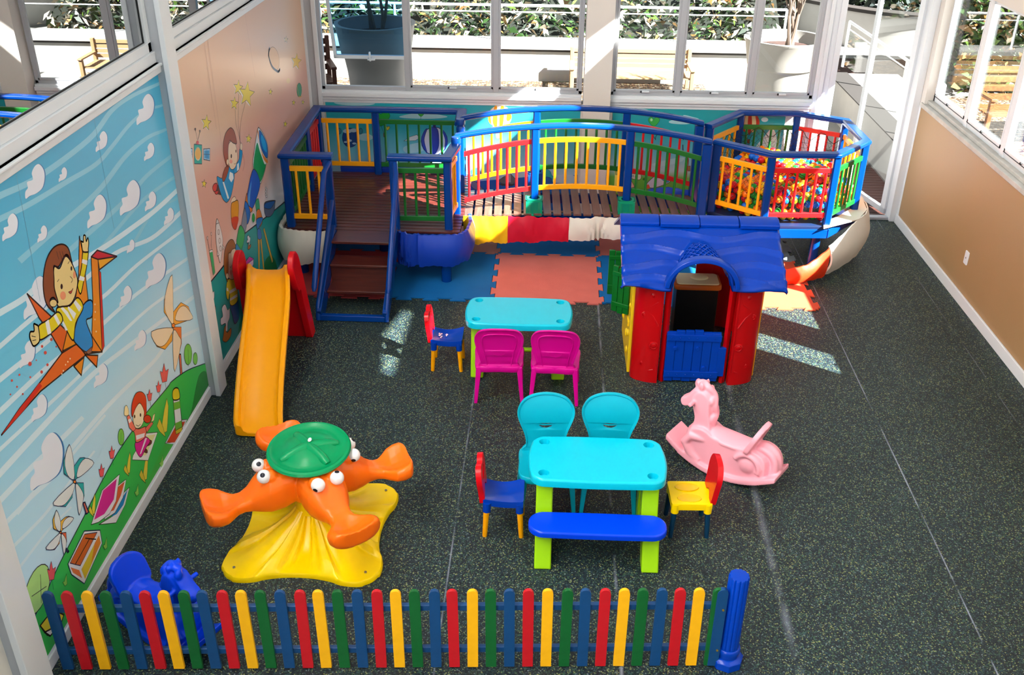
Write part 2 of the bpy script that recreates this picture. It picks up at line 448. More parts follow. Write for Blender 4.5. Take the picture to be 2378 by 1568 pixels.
# right wall with windows and ledge
XG = 3.84
b = MB()
b.box(XR, XR+0.14, -3, YB-0.05, 0, 1.27, 0)
b.box(XR, XR+0.14, -3, 5.84, 1.27, 2.50, 1)
b.box(XR, XR+0.14, 6.24, 6.56, 1.27, 2.50, 1)
b.box(XR, XR+0.14, 10.0, YB+0.12, 1.27, 2.50, 1)
struct(b, 'wall_right', [tan_wall, white_wall])
b = MB(); b.box(XR-0.015, XR+0.16, 5.88, 10.06, 1.27, 1.315); 
b.box(XR+0.03, XR+0.16, 5.88, 10.06, 1.315, 1.35); struct(b, 'trim_7', concrete, bevel=0.006)
b = MB(); b.box(XR-0.003, XR+0.02, YB-0.10, YB-0.05, 0, 1.28); struct(b, 'trim_8', white_paint)
def right_window(n, y0, y1, muls):
    z0, z1 = 1.35, 2.50
    b = MB(); x0, x1 = XG-0.02, XG+0.03
    b.box(x0, x1, y0, y1, z0, z0+0.06); b.box(x0, x1, y0, y1, z1-0.05, z1); b.box(x0, x1, y0, y0+0.04, z0, z1); b.box(x0, x1, y1-0.04, y1, z0, z1)
    for y in muls: b.box(x0-0.01, x1, y-0.04, y+0.04, z0, z1)
    f = struct(b, n, white_paint, bevel=0.003)
    ed = [y0+0.04]+muls+[y1-0.04]
    for i in range(len(ed)-1):
        a = ed[i]+(0.04 if i else 0); c = ed[i+1]-(0.04 if i < len(ed)-2 else 0)
        s = MB(); s.box(x0-0.012, x0+0.012, a, c, z0+0.06, z0+0.085); s.box(x0-0.012, x0+0.012, a, a+0.02, z0+0.06, z1-0.05); s.box(x0-0.012, x0+0.012, c-0.02, c, z0+0.06, z1-0.05)
        so = s.build('window_sash', white_paint, f)
        g = MB(); g.box(XG, XG+0.006, a, c, z0+0.06, z1-0.05); g.build('window_glass', clear_glass, so)
        g = MB(); g.box(x0-0.016, x0-0.012, a+0.0, c, z0+0.055, z0+0.060); g.ball((x0-0.03, (a+c)/2, z0+0.08), 0.012); g.build('window_gasket', black_rub, so)
right_window('window_6', 6.56, 10.0, [7.40, 8.25, 9.11])
right_window('window_7', 5.80, 6.28, [])

# unseen wall raised to block sun; clerestory openings shaped for the sun patches
def wall_holes(outer, holes, x0, x1, name, m):
    b = MB(); b.prism(outer, x0, x1, 'x', holes); struct(b, name, m)
wall_holes([(-4.5, 2.5), (YB+0.12, 2.5), (YB+0.12, 9.6), (-4.5, 9.6)],
           [[(5.7, 4.93), (5.95, 4.5), (7.0, 4.5), (7.25, 4.93), (8.45, 4.93), (8.45, 5.12), (5.7, 5.98)], [(3.32, 4.86), (4.5, 4.86), (4.5, 5.03), (3.9, 5.15), (3.32, 5.07)]],
           XR, XR+0.14, 'wall_right_sun_block', white_wall)

# socket on the right wall
b = MB(); b.prism(rrect(8.20, 8.275, 0.355, 0.475, 0.008), XR-0.008, XR, 'x', mi=0)
o = b.build('wall_outlet', white_paint, bevel=0.002); tag(o, 'small white socket plate on the tan right wall above the baseboard', 'wall socket')
b = MB(); b.cyl((XR-0.012, 8.237, 0.415), (XR-0.007, 8.237, 0.415), 0.007, n=12); s_ = b.build('socket_hole', mat('socket_grey', (120, 120, 122), 0.5), o)

b = MB(); b.box(XL-0.14, XR+0.14, 5.2, YB+0.12, 6.25, 6.4); struct(b, 'shade_ceiling', white_wall)  # unseen partial roof, added to darken the far half of the room
# ------------------------------------------------------------------ printed murals
# The prints are flat on the walls.  Their figures were measured on the photograph and are laid on
# the wall planes through the calibrated camera (a plane-to-plane map), in metres on the wall.
def on_wall(px, py, plane):
    d = fw+RT*((px-1189)/FPX)-UP*((py-784)/FPX)
    if plane == 'L': t = (XL-0.0)/d.x
    else: t = YB/d.y
    P = V(0, 0, CAMH)+d*t
    return (P.y, P.z) if plane == 'L' else (P.x, P.z)

class Art:
    def __init__(s, name, plane, rect, bgmat):
        s.name = name; s.pl = plane; s.rect = rect; s.mb = MB(); s.mats = [bgmat]; s.key = {}; s.k = 0
        s.base = (XL+0.006) if plane == 'L' else (YB-0.006); s.sg = 1 if plane == 'L' else -1
        u0, u1, z0, z1 = rect
        if plane == 'L': s.mb.box(XL, s.base, u0, u1, z0, z1)
        else: s.mb.box(u0, u1, s.base, YB, z0, z1)
        s.g = (0, 0, 1.0)
    def group(s, ox, oy, sc): s.g = (ox, oy, sc)
    def mi(s, col):
        if isinstance(col, tuple):
            if col not in s.key:
                s.key[col] = len(s.mats)
                s.mats.append(mat('print_%02x%02x%02x' % col, col, 0.35))
            return s.key[col]
    def P(s, pts): return [on_wall(s.g[0]+x/s.g[2], s.g[1]+y/s.g[2], s.pl) for x, y in pts]
    def lay(s, u, z, off):
        return V(off, u, z) if s.pl == 'L' else V(u, off, z)
    def clip(s, pts):
        u0, u1, z0, z1 = s.rect
        for ax, lim, sg in ((0, u0, 1), (0, u1, -1), (1, z0, 1), (1, z1, -1)):
            out = []
            for i in range(len(pts)):
                a, b = pts[i-1], pts[i]
                ia = (a[ax]-lim)*sg >= 0; ib = (b[ax]-lim)*sg >= 0
                if ia != ib:
                    t = (lim-a[ax])/(b[ax]-a[ax]); out.append((a[0]+(b[0]-a[0])*t, a[1]+(b[1]-a[1])*t))
                if ib: out.append(b)
            pts = out
            if len(pts) < 3: return []
        return pts
    def nxt(s): s.k += 1; return s.base+s.sg*(0.0005+0.000012*s.k)
    def fill(s, wp, col):
        wp = s.clip(wp)
        if len(wp) < 3: return
        off = s.nxt()
        tris = tessellate_polygon([[V(a, b, 0) for a, b in wp]])
        s.mb.add([s.lay(a, b, off) for a, b in wp], [tuple(t) for t in tris], s.mi(col))
    def stroke(s, wp, col, w=0.006, closed=False):
        off = s.nxt(); n = len(wp); mi = s.mi(col); u0, u1, z0, z1 = s.rect
        for i in range(n if closed else n-1):
            a = Vector(wp[i]); b = Vector(wp[(i+1) % n]); d = b-a
            if d.length < 1e-5: continue
            m = (a+b)/2
            if not (u0+w <= m[0] <= u1-w and z0+w <= m[1] <= z1-w): continue
            d.normalize(); e = d*w*0.35; q = Vector((-d.y, d.x))*w/2
            c = [a-e+q, a-e-q, b+e-q, b+e+q]
            s.mb.add([s.lay(min(max(p.x, u0), u1), min(max(p.y, z0), z1), off) for p in c], [(0, 1, 2, 3)], mi)
    def poly(s, pts, col, line=None, sm=False, w=0.009):
        if sm: pts = catmull(pts, True, 5)
        wp = s.P(pts)
        s.fill(wp, col)
        if line: s.stroke(wp, line, w, True)
    def line(s, pts, col=(60, 36, 30), w=0.008, sm=True):
        if sm and len(pts) > 2: pts = catmull(pts, False, 5)
        s.stroke(s.P(pts), col, w)
    def oval(s, cx, cy, rx, ry, col, line=None, w=0.005, rot=0):
        c, q = cos(rot), sin(rot)
        pts = [(cx+rx*cos(t)*c-ry*sin(t)*q, cy+rx*cos(t)*q+ry*sin(t)*c) for t in [2*pi*i/20 for i in range(20)]]
        s.poly(pts, col, line, False, w)
    def band(s, pts, w0, w1, col):
        """tapering band along a smooth centre line, widths in picture units"""
        p0, p1, q0, q1 = pts[0], pts[1], pts[-1], pts[-2]
        ex = lambda a, b, k: (a[0]+(a[0]-b[0])*k, a[1]+(a[1]-b[1])*k)
        pts = [ex(p0, p1, .5)]+list(pts)+[ex(q0, q1, .25)]
        c = catmull(pts, False, 6); n = len(c); L = []; R = []
        for i, p in enumerate(c):
            a = c[max(0, i-1)]; b = c[min(n-1, i+1)]; dx, dy = b[0]-a[0], b[1]-a[1]; l = sqrt(dx*dx+dy*dy) or 1
            w = (w0+(w1-w0)*i/(n-1))*0.32
            L.append((p[0]-dy/l*w, p[1]+dx/l*w)); R.append((p[0]+dy/l*w, p[1]-dx/l*w))
        off = s.nxt()
        for i in range(n-1):
            q = s.clip(s.P([L[i], L[i+1], R[i+1], R[i]]))
            if len(q) >= 3: s.mb.add([s.lay(a, b, off) for a, b in q], [tuple(range(len(q)))], s.mi(col))
    def star(s, cx, cy, r, col=(232, 214, 60), line=(70, 50, 40), sq=0.62, w=0.004):
        pts = []
        for i in range(10):
            t = -pi/2+pi*i/5+0.12; q = r if i % 2 == 0 else r*0.45
            pts.append((cx+q*cos(t)*sq, cy+q*sin(t)))
        s.poly([(x-r*0.08, y+r*0.08) for x, y in pts], (236, 232, 222)); s.poly(pts, col, line, False, w)
    def cloud(s, cx, cy, h, col=(232, 238, 250), sh=(60, 128, 190)):
        T = [(-52,112),(-54,70),(-40,44),(-44,8),(-12,-8),(-18,-50),(0,-92),(24,-104),(48,-70),(54,-20),(42,42),(8,78),(-28,94)]
        k = h/216.0
        f = lambda dx, dy: [(cx+x*k*1.12+dx, cy+y*k+dy) for x, y in T]
        s.poly(f(h*0.03, -h*0.005), sh, None, True); s.poly(f(0, 0), col, None, True)
    def build(s, label, group=None):
        o = s.mb.build(s.name, s.mats); tag(o, label, 'mural', group); return o

def print_bg(name, stops, axis=2, rough=0.32, glow=None):
    m = bpy.data.materials.new(name); m.use_nodes = True; n = m.node_tree; p = n.nodes['Principled BSDF']
    tc = n.nodes.new('ShaderNodeTexCoord'); sx = n.nodes.new('ShaderNodeSeparateXYZ'); mr = n.nodes.new('ShaderNodeMapRange')
    z0, z1 = stops[0][0], stops[-1][0]
    mr.inputs[1].default_value = z0; mr.inputs[2].default_value = z1
    r = ramp_node(n, [((z-z0)/(z1-z0), rgb(*c)) for z, c in stops])
    n.links.new(tc.outputs['Object'], sx.inputs[0]); n.links.new(sx.outputs[axis], mr.inputs[0]); n.links.new(mr.outputs[0], r.inputs[0])
    n.links.new(r.outputs[0], p.inputs['Base Color']); p.inputs['Roughness'].default_value = rough
    if glow:      # a soft pale printed cloud: centre (y, z), radii, colour
        (gy, gz), (ry, rz_), gc = glow
        mp = n.nodes.new('ShaderNodeMapping'); mp.inputs['Scale'].default_value = (0, 1/ry, 1/rz_); mp.inputs['Location'].default_value = (0, -gy/ry, -gz/rz_)
        ln = n.nodes.new('ShaderNodeVectorMath'); ln.operation = 'LENGTH'
        rr = ramp_node(n, [(0.0, (0.9, 0.9, 0.9, 1)), (0.45, (0.75, 0.75, 0.75, 1)), (1.0, (0, 0, 0, 1))], 'EASE')
        mx = n.nodes.new('ShaderNodeMix'); mx.data_type = 'RGBA'; mx.inputs[7].default_value = rgb(*gc)
        n.links.new(tc.outputs['Object'], mp.inputs[0]); n.links.new(mp.outputs[0], ln.inputs[0]); n.links.new(ln.outputs['Value'], rr.inputs[0])
        n.links.new(rr.outputs[0], mx.inputs[0]); n.links.new(r.outputs[0], mx.inputs[6]); n.links.new(mx.outputs[2], p.inputs['Base Color'])
    MATS[name] = m
    return m

DK = (48, 26, 26); NAVY = (30, 34, 84)
# ---- sky mural, near half of the left wall
A = Art('wall_mural', 'L', (3.46, 6.24, 0.075, 2.43), print_bg('print_sky', [(0.3, (212, 240, 254)), (1.0, (176, 226, 250)), (1.6, (116, 206, 240)), (2.43, (60, 178, 222))]))
ST = (142, 210, 236); ST2 = (214, 238, 251)
A.group(0, 0, 2.959)
for pts, a, b in (([(0,1340),(250,1220),(600,960),(760,760),(900,660),(1075,580)], 80, 26), ([(0,1500),(200,1400),(450,1250),(650,1130),(760,1010),(880,860),(1000,760),(1090,730)], 70, 22),
                  ([(300,1640),(650,1330),(850,1080),(1000,950),(1110,900)], 70, 26), ([(560,1640),(850,1380),(1000,1210),(1160,1080)], 60, 30),
                  ([(760,1620),(950,1400),(1100,1280),(1190,1220)], 40, 30), ([(930,1640),(1050,1450),(1200,1370)], 36, 26)):
    A.band(pts, a, b, ST)
A.group(0, 500, 2.851)
for pts, a, b in (([(0,640),(150,550),(280,440),(480,330),(700,200),(900,60),(1030,-40),(1150,-150)], 70, 40), ([(0,860),(160,720),(360,560),(560,420),(760,250),(1000,150),(1180,-10)], 50, 40),
                  ([(0,1080),(250,880),(480,690),(700,520),(900,330),(1200,100)], 60, 24), ([(0,1290),(300,1010),(520,840),(650,740),(900,520),(1230,290)], 60, 26),
                  ([(100,1450),(500,1080),(800,780),(1000,600),(1250,430)], 40, 24), ([(0,1700),(350,1320),(600,1060),(800,900),(1250,560)], 70, 30),
                  ([(300,1740),(700,1270),(1000,980),(1100,860),(1290,760)], 50, 26)):
    A.band(pts, a, b, ST2)
A.group(0, 1000, 2.761)
for pts, a, b in (([(0,440),(200,230),(400,40),(500,-60)], 60, 40), ([(0,620),(200,420),(330,300),(600,-20)], 50, 24), ([(60,760),(260,560),(400,380),(560,180)], 36, 20), ([(100,900),(300,640),(420,520)], 30, 16)):
    A.band(pts, a, b, ST2)
A.group(0, 0, 1)
for c in ((335,253,72),(233,328,48),(344,352,42),(78,420,80),(143,405,34),(222,490,78),(299,458,82),(347,467,46),(390,502,40),(20,527,64),(95,543,40),(301,572,32),(359,628,82),(289,688,50),(323,790,48),(231,872,56),(88,947,64),(105,1070,134),(60,822,64),(80,690,100)):
    A.cloud(*c)
A.line([(213,262),(262,530)], (90, 160, 196), 0.004, False); A.line([(32,395),(90,700)], (110, 170, 200), 0.003, False)
# paper crane and flying boy
A.group(0, 500, 2.851)
OR1 = (228, 100, 30); OR2 = (236, 142, 28); RD = (214, 44, 34)
A.poly([(170,520),(340,680),(440,770),(505,850),(402,912),(330,790),(250,680)], OR1, DK)
A.poly([(0,1455),(120,1280),(200,1180),(402,912),(520,838),(556,928),(440,1020),(260,1165)], (232, 106, 34), DK)
A.poly([(0,1455),(120,1280),(200,1180),(250,1110),(270,1130),(150,1290)], RD)
A.poly([(405,900),(435,770),(505,850)], OR2, DK)
A.poly([(480,1000),(548,940),(530,1060)], OR2, DK); A.poly([(555,925),(640,928),(632,1006)], (234, 110, 30), DK)
A.poly([(517,140),(540,250),(575,560),(542,612),(490,560),(512,400)], OR2, DK)
A.poly([(595,275),(640,280),(668,905),(556,918),(600,800),(606,560)], OR2, DK); A.poly([(648,365),(660,380),(683,865),(668,905)], RD, DK, w=0.004)
A.poly([(595,275),(635,232),(766,272),(640,292)], (206, 36, 50), DK); A.poly([(640,292),(766,272),(650,360)], (240, 172, 30), DK)
A.poly([(500,850),(556,920),(600,905),(668,905),(600,800)], (238, 130, 28), DK)
for x, y in ((455,950),(440,970),(425,990),(620,590),(622,640),(620,690),(628,770),(400,1050),(410,1030)): A.oval(x, y, 4, 6, (250, 220, 190))
YL = (232, 212, 30)
A.poly([(540,600),(582,562),(604,582),(600,670),(562,700),(600,810),(600,880),(560,905),(505,862),(478,815),(495,720)], (20, 140, 212), DK, True)
A.poly([(560,905),(600,870),(598,908),(575,920)], (150, 96, 70), DK, w=0.004)
A.poly([(365,620),(405,604),(455,598),(505,545),(542,610),(492,715),(476,828),(432,762),(400,682),(372,690)], YL, DK, True)
for q in ([(405,606),(440,640),(470,700),(455,700),(420,650),(392,616)], [(440,600),(495,650),(480,690),(440,620)], [(490,560),(530,610),(515,640),(478,580)], [(400,680),(440,760),(425,765),(398,700)]): A.poly(q, (238, 240, 244))
A.poly([(375,640),(312,690),(243,738),(252,824),(330,780),(404,700)], YL, DK, True)
for q in ([(312,690),(330,780),(306,792),(290,708)], [(360,652),(390,712),(376,730),(344,668)]): A.poly(q, (238, 240, 244))
A.poly([(505,470),(515,420),(532,330),(541,238),(574,242),(566,330),(546,430),(525,520)], YL, DK, True)
A.poly([(536,290),(570,300),(566,330),(532,315)], (238, 240, 244)); A.poly([(520,400),(552,412),(546,436),(512,428)], (238, 240, 244))
SK = (238, 212, 142)
A.poly([(244,740),(228,724),(214,722),(216,766),(192,772),(186,800),(196,838),(212,866),(238,852),(252,822)], SK, DK, True)
A.line([(200,800),(225,805)], DK, 0.004); A.line([(205,830),(228,825)], DK, 0.004)
A.poly([(541,240),(532,200),(528,172),(542,176),(544,136),(556,136),(562,172),(572,150),(578,182),(575,222),(574,242)], SK, DK, True)
A.poly([(350,340),(385,350),(422,272),(456,300),(480,350),(503,420),(500,480),(482,550),(450,595),(405,604),(372,598),(352,500),(346,420)], SK, DK, True)
A.poly([(352,642),(300,592),(278,500),(278,400),(300,290),(345,215),(400,192),(442,218),(462,290),(468,322),(442,268),(418,268),(378,340),(346,338),(348,420),(350,480),(362,530),(374,578),(345,545),(322,560),(330,600)], (142, 74, 32), DK, True)
for x in (365, 385, 402): A.line([(x,240),(x+14,290)], DK, 0.004)
A.oval(343, 582, 24, 26, SK, DK); A.oval(398, 472, 8, 18, (50,28,24)); A.oval(463, 352, 6, 15, (50,28,24))
A.oval(407, 532, 19, 28, (238, 150, 110)); A.oval(483, 394, 9, 24, (238, 150, 110))
A.line([(370,440),(380,424)], DK, 0.004); A.line([(440,320),(450,305)], DK, 0.004); A.line([(455,405),(470,425),(462,445)], DK, 0.004); A.poly([(444,508),(460,518),(474,484),(462,500)], (196,60,40), DK, True, 0.003)
for x, y, r in ((330,822,9),(268,868,8),(290,910,10),(188,984,12),(304,990,8),(265,1038,9),(118,1056,6),(190,1072,6),(68,1094,7),(102,1136,6),(140,1184,6),(58,1186,5),(230,960,4),(362,870,5)): A.oval(x, y, r, r*1.2, (220, 80, 70))
def pinwheel(blades, cols, line, cx, cy, hub, stick=None):
    if stick: A.poly(stick, (226, 110, 80), line)
    for q, c2 in zip(blades, cols):
        A.poly(q[0], c2, line, False, 0.004); A.poly(catmull(q[1], True, 3), (226, 232, 232) if cols[0] != (240, 170, 60) else (240, 222, 190), line, False, 0.004)
    A.oval(cx, cy, hub, hub*1.3, (240, 130, 50), line)
pinwheel([([(1140,730),(1078,640),(1080,560),(1130,395),(1120,560)], [(1132,395),(1092,500),(1082,600),(1100,670),(1140,722),(1138,600)]),
          ([(1140,730),(1140,640),(1190,578),(1240,605),(1268,685)], [(1152,690),(1175,620),(1210,600),(1245,630),(1268,685),(1200,700)]),
          ([(1140,740),(1192,740),(1194,850),(1150,1035),(1160,900)], [(1142,760),(1176,800),(1190,850),(1150,1035),(1138,900)]),
          ([(1135,745),(1132,830),(1085,888),(1030,868),(995,770)], [(1132,745),(995,770),(1030,862),(1080,860),(1120,800)])],
         [(240, 170, 60), (240, 170, 60), (236, 120, 50), (240, 170, 60)], DK, 1140, 730, 11, [(1178,920),(1189,920),(1200,1060),(1188,1060)])
GR = (60, 196, 84); GR2 = (120, 206, 80)
# hill
A.group(0, 0, 1)
hill = [(480,843),(466,847),(431,861),(396,886),(386,900),(340,955),(301,1006),(267,1057),(229,1126),(186,1211),(135,1309),(105,1373),(70,1450),(20,1600),(20,1700),(160,1600),(480,1000)]
A.poly(hill, GR); A.line(hill[:14], (24, 40, 60), 0.007)
A.poly([(478,868),(462,868),(452,900),(440,960),(420,1000),(478,935)], (36, 140, 52), None, True)
A.poly([(395,1000),(420,1000),(435,985),(330,1190),(260,1330),(215,1420),(150,1500),(190,1400),(300,1200)], (70, 190, 70), None, True)
A.oval(434, 823, 9, 24, GR2, (40,90,40)); A.oval(451, 833, 5, 14, GR2, (40,90,40)); A.line([(434,812),(435,850)], (40,90,40), 0.004); A.oval(278, 1015, 7, 19, GR2, (40,90,40)); A.line([(278,1005),(277,1030)], (40,90,40), 0.003)
A.oval(82, 1370, 25, 62, (178, 226, 130), DK, rot=0.3); A.line([(90,1335),(92,1400)], DK, 0.004); A.line([(104,1362),(70,1385)], DK, 0.004)
for x, y, k in ((378,870,26),(365,900,16),(344,920,16),(329,1015,0),(256,1053,18),(232,1095,18),(115,1330,26)):
    if not k: continue
    A.poly([(x-.35*k,y-.3*k),(x-.15*k,y-.2*k),(x,y-k),(x+.15*k,y-.3*k),(x+.4*k,y-.5*k),(x+.25*k,y+.6*k),(x-.15*k,y+.7*k)], (232, 92, 96), (90, 20, 40), False, 0.003)
    A.line([(x+.1*k,y+.7*k),(x+.2*k,y+1.5*k)], (20,110,70), 0.004)
# can, cranes, girl
A.group(80, 900, 2.348)
A.poly([(705,305),(770,180),(826,174),(770,311)], (220, 226, 236), DK, w=0.004); A.poly([(714,300),(775,190),(815,186),(764,300)], (222, 74, 30))
A.poly([(747,30),(780,20),(800,226),(764,250)], (236, 240, 244), DK)
A.poly([(747,20),(764,2),(780,12),(784,60),(750,66)], (226, 208, 40), DK, True); A.poly([(751,84),(786,74),(790,112),(755,124)], (120, 196, 60)); A.poly([(760,196),(794,180),(800,220),(764,234)], (120, 196, 60)); A.poly([(762,236),(800,214),(796,240),(766,256)], (226, 208, 40), DK, w=0.004)
for dx, dy, k in ((715,160,1.0),(512,415,0.62),(605,440,0.75),(320,640,0.6)):
    c = lambda q: [(dx+x*k, dy+y*k) for x, y in q]
    A.poly(c([(0,-100),(8,-60),(4,30),(0,80),(-20,90),(-26,40),(-14,-40)]), (236, 218, 70), (90, 80, 30), False, 0.004)
    A.poly(c([(-55,50),(-40,10),(-20,60),(-8,110),(-40,80)]), (224, 206, 60), (90, 80, 30), False, 0.004)
A.poly([(525,395),(530,370),(600,250),(664,244),(612,398)], (240, 242, 236), DK, w=0.004); A.poly([(606,262),(652,256),(600,370),(560,372)], (232, 232, 160))
A.poly([(600,290),(628,288),(630,306),(606,318)], (110, 54, 40), DK, True, 0.004); A.poly([(590,330),(606,340),(608,356),(592,352)], (110, 54, 40), DK, True, 0.004)
A.poly([(543,300),(590,268),(622,290),(600,330),(572,380),(546,345)], (226, 30, 150), DK, True, 0.005); A.poly([(596,276),(606,276),(574,360),(566,366)], (240, 230, 236))
A.poly([(528,220),(560,226),(598,214),(602,240),(592,276),(548,300),(540,258)], (240, 116, 100), DK, True, 0.005)
A.poly([(545,262),(594,248),(590,270),(548,286)], (240, 238, 238)); A.poly([(496,160),(508,150),(545,226),(530,240),(510,220)], (240, 116, 100), DK, False, 0.004); A.poly([(502,176),(516,168),(522,184),(508,196)], (240, 238, 238))
A.poly([(482,150),(484,110),(494,98),(504,120),(504,150)], (244, 226, 170), DK, True, 0.003); A.poly([(596,222),(630,186),(640,196),(606,244)], (240, 116, 100), DK, False, 0.004); A.poly([(628,190),(640,150),(650,140),(644,180)], (244,226,170), DK, False, 0.003)
A.poly([(530,150),(540,110),(566,84),(592,130),(588,180),(570,216),(546,222),(532,196)], (246, 232, 196), DK, True, 0.004)
A.poly([(524,160),(524,90),(545,34),(575,24),(598,50),(603,110),(600,150),(586,176),(590,130),(568,86),(545,110)], (216, 50, 34), DK, True, 0.005)
A.oval(608, 172, 20, 22, (216, 50, 34), DK); A.oval(538, 158, 4, 10, (50,28,24)); A.oval(570, 150, 4, 10, (50,28,24)); A.line([(546,204),(558,210),(570,200)], DK, 0.004)
# cards, pinwheels, box
A.poly([(342,748),(420,700),(480,572),(510,544),(486,640),(436,738)], (236, 238, 244), DK, False, 0.004); A.poly([(410,706),(470,600),(500,556),(476,640),(440,690)], (30, 140, 210))
A.poly([(372,722),(400,600),(440,540),(492,500),(474,600),(430,684)], (236, 238, 244), DK, False, 0.004); A.poly([(395,680),(442,546),(484,512),(462,590),(424,670)], (226, 100, 50))
A.poly([(300,748),(360,560),(456,472),(436,620),(400,690),(340,735)], (236, 238, 244), DK, False, 0.004); A.poly([(316,722),(366,562),(440,498),(424,610),(372,690)], (222, 40, 150))
TE = (40, 176, 176)
pinwheel([([(208,512),(152,470),(148,400),(180,310),(165,400)], [(182,312),(155,400),(172,480),(206,500),(206,420)]),
          ([(212,505),(206,430),(240,384),(262,382),(315,410)], [(222,490),(232,430),(268,386),(315,412),(262,470)]),
          ([(212,520),(258,520),(262,590),(236,695),(250,600)], [(216,524),(246,556),(258,600),(236,695),(222,610)]),
          ([(205,520),(196,600),(160,650),(132,648),(92,630)], [(203,520),(92,628),(140,646),(180,610),(204,560)])],
         [TE, TE, TE, TE], NAVY, 210, 514, 7, [(255,630),(266,626),(286,680),(274,690)])
pinwheel([([(132,790),(94,770),(90,720),(110,668),(100,720)], [(111,670),(98,720),(108,768),(130,784),(132,730)]),
          ([(134,786),(132,730),(160,706),(176,702),(204,712)], [(142,770),(150,730),(176,706),(204,714),(172,754)]),
          ([(134,794),(162,790),(166,840),(152,910),(160,850)], [(138,798),(158,820),(164,850),(152,910),(140,850)]),
          ([(130,794),(126,850),(100,884),(80,886),(52,876)], [(128,794),(52,874),(90,884),(116,858),(130,820)])],
         [(240, 190, 70), (240, 190, 70), (232, 100, 60), (240, 160, 60)], NAVY, 133, 791, 5, [(158,880),(164,878),(178,894),(172,900)])
A.poly([(173,963),(262,783),(348,778),(360,850),(262,1070),(192,1020)], (238, 240, 244), NAVY, False, 0.006)
A.poly([(184,958),(264,800),(332,790),(240,972)], (214, 106, 40), NAVY, False, 0.005); A.line([(212,966),(290,826)], (60,30,20), 0.007, False); A.line([(268,822),(325,828)], (60,30,20), 0.007, False)
A.poly([(246,992),(342,806),(352,848),(266,1046)], (236, 208, 50)); A.poly([(318,850),(342,806),(352,848),(300,960)], (234, 140, 50)); A.poly([(186,980),(234,996),(250,1040),(200,1010)], (240, 130, 70))
for x, y in ((687,400),(552,560),(380,850),(160,1050)): A.poly([(x-16,y+12),(x-6,y+6),(x+4,y-34),(x+8,y+22),(x-4,y+34)], (150, 212, 90), (40,110,40), False, 0.003)
A.poly([(20,1300),(90,1210),(150,1240),(130,1300),(60,1350)], (236, 218, 60), DK); A.poly([(45,1335),(130,1290),(75,1355)], (244, 240, 230), DK)
A.build('light blue printed mural of a boy riding an orange paper bird over a green hill')

# ---- space mural, far half of the left wall
A = Art('wall_mural', 'L', (6.38, YB-0.05, 0.075, 2.43), print_bg('print_space', [(0.1, (222, 224, 232)), (0.62, (230, 214, 210)), (0.95, (224, 176, 160)), (1.5, (222, 170, 152)), (1.75, (230, 192, 160)), (2.43, (218, 176, 144))], 2, 0.3, (on_wall(655, 520, 'L'), (2.1, 0.75), (232, 238, 250))))
A.group(380, 200, 5.2265)
A.group(340, 0, 2.239)
A.poly([(290,1515),(390,1392),(510,1212),(640,1112),(706,1058),(830,960),(830,2400),(290,2400)], (22, 156, 158))
A.line([(290,1515),(390,1392),(510,1212),(640,1112),(706,1058),(760,1015)], (46, 30, 50), 0.012, False)
A.group(440, 440, 3.733)
A.poly([(640,700),(650,620),(700,570),(745,640),(760,780),(640,800)], (16, 122, 70), None, True)
A.poly([(395,1568),(420,1200),(460,1100),(470,1300)], (20, 130, 90), None, True)
A.group(380, 200, 5.2265)
for x, y, r in ((243,535,52),(508,445,98),(480,1185,52),(848,210,80),(1022,640,58),(1288,68,40),(1570,200,36),(1683,195,30),(1468,460,40),(895,20,95),(1000,100,155)): A.star(x, y, r)
A.line([(858,270),(868,450),(925,690)], (70,50,50), 0.004); A.line([(903,90),(895,420),(920,690)], (70,50,50), 0.004); A.line([(990,170),(925,440),(918,690)], (70,50,50), 0.004)
A.line([(938,780),(970,930),(950,1030)], (170,60,60), 0.004)
A.group(340, 0, 2.239)
for x, y, r in ((722,205,18),(776,320,44)): A.star(x, y, r, (226,196,150) if r == 18 else (230,190,70), w=0.003)
A.oval(660, 305, 26, 62, (226, 182, 140), (150,110,80), rot=-0.15); A.line([(636,250),(632,290),(650,345),(680,372),(690,360)], (120,160,200), 0.022)
A.oval(734, 420, 10, 14, (226,196,150)); A.oval(791, 468, 13, 36, (30, 150, 110), (40,60,60)); A.line([(778,440),(790,500),(804,500)], (226,180,40), 0.01)
# satellite
A.group(380, 200, 5.2265)
for q in ([(255,745),(338,760),(334,900),(252,892)], [(472,764),(550,758),(550,905),(474,890)]):
    A.poly(q, (170, 206, 232), (60,60,80), False, 0.006)
A.poly([(262,775),(330,785),(326,880),(260,872)], (60, 150, 206)); A.poly([(482,782),(542,780),(542,885),(484,876)], (60, 150, 206))
for q in ([(296,750),(292,895)], [(512,762),(514,897)], [(256,820),(334,830)], [(474,826),(550,830)]): A.line(q, (60,70,110), 0.004, False)
A.poly([(358,706),(452,714),(452,945),(362,942)], (40, 170, 150), (60,60,80), False, 0.006); A.oval(404, 822, 36, 76, (238, 180, 60), (230,226,200), 0.008)
A.oval(400, 685, 16, 24, (214, 70, 80)); A.line([(396,650),(374,530)], (80,60,60), 0.004, False); A.line([(404,650),(428,560)], (80,60,60), 0.004, False); A.oval(372,522,8,10,(220,200,190),(80,60,60)); A.oval(428,546,8,10,(220,200,190),(80,60,60))
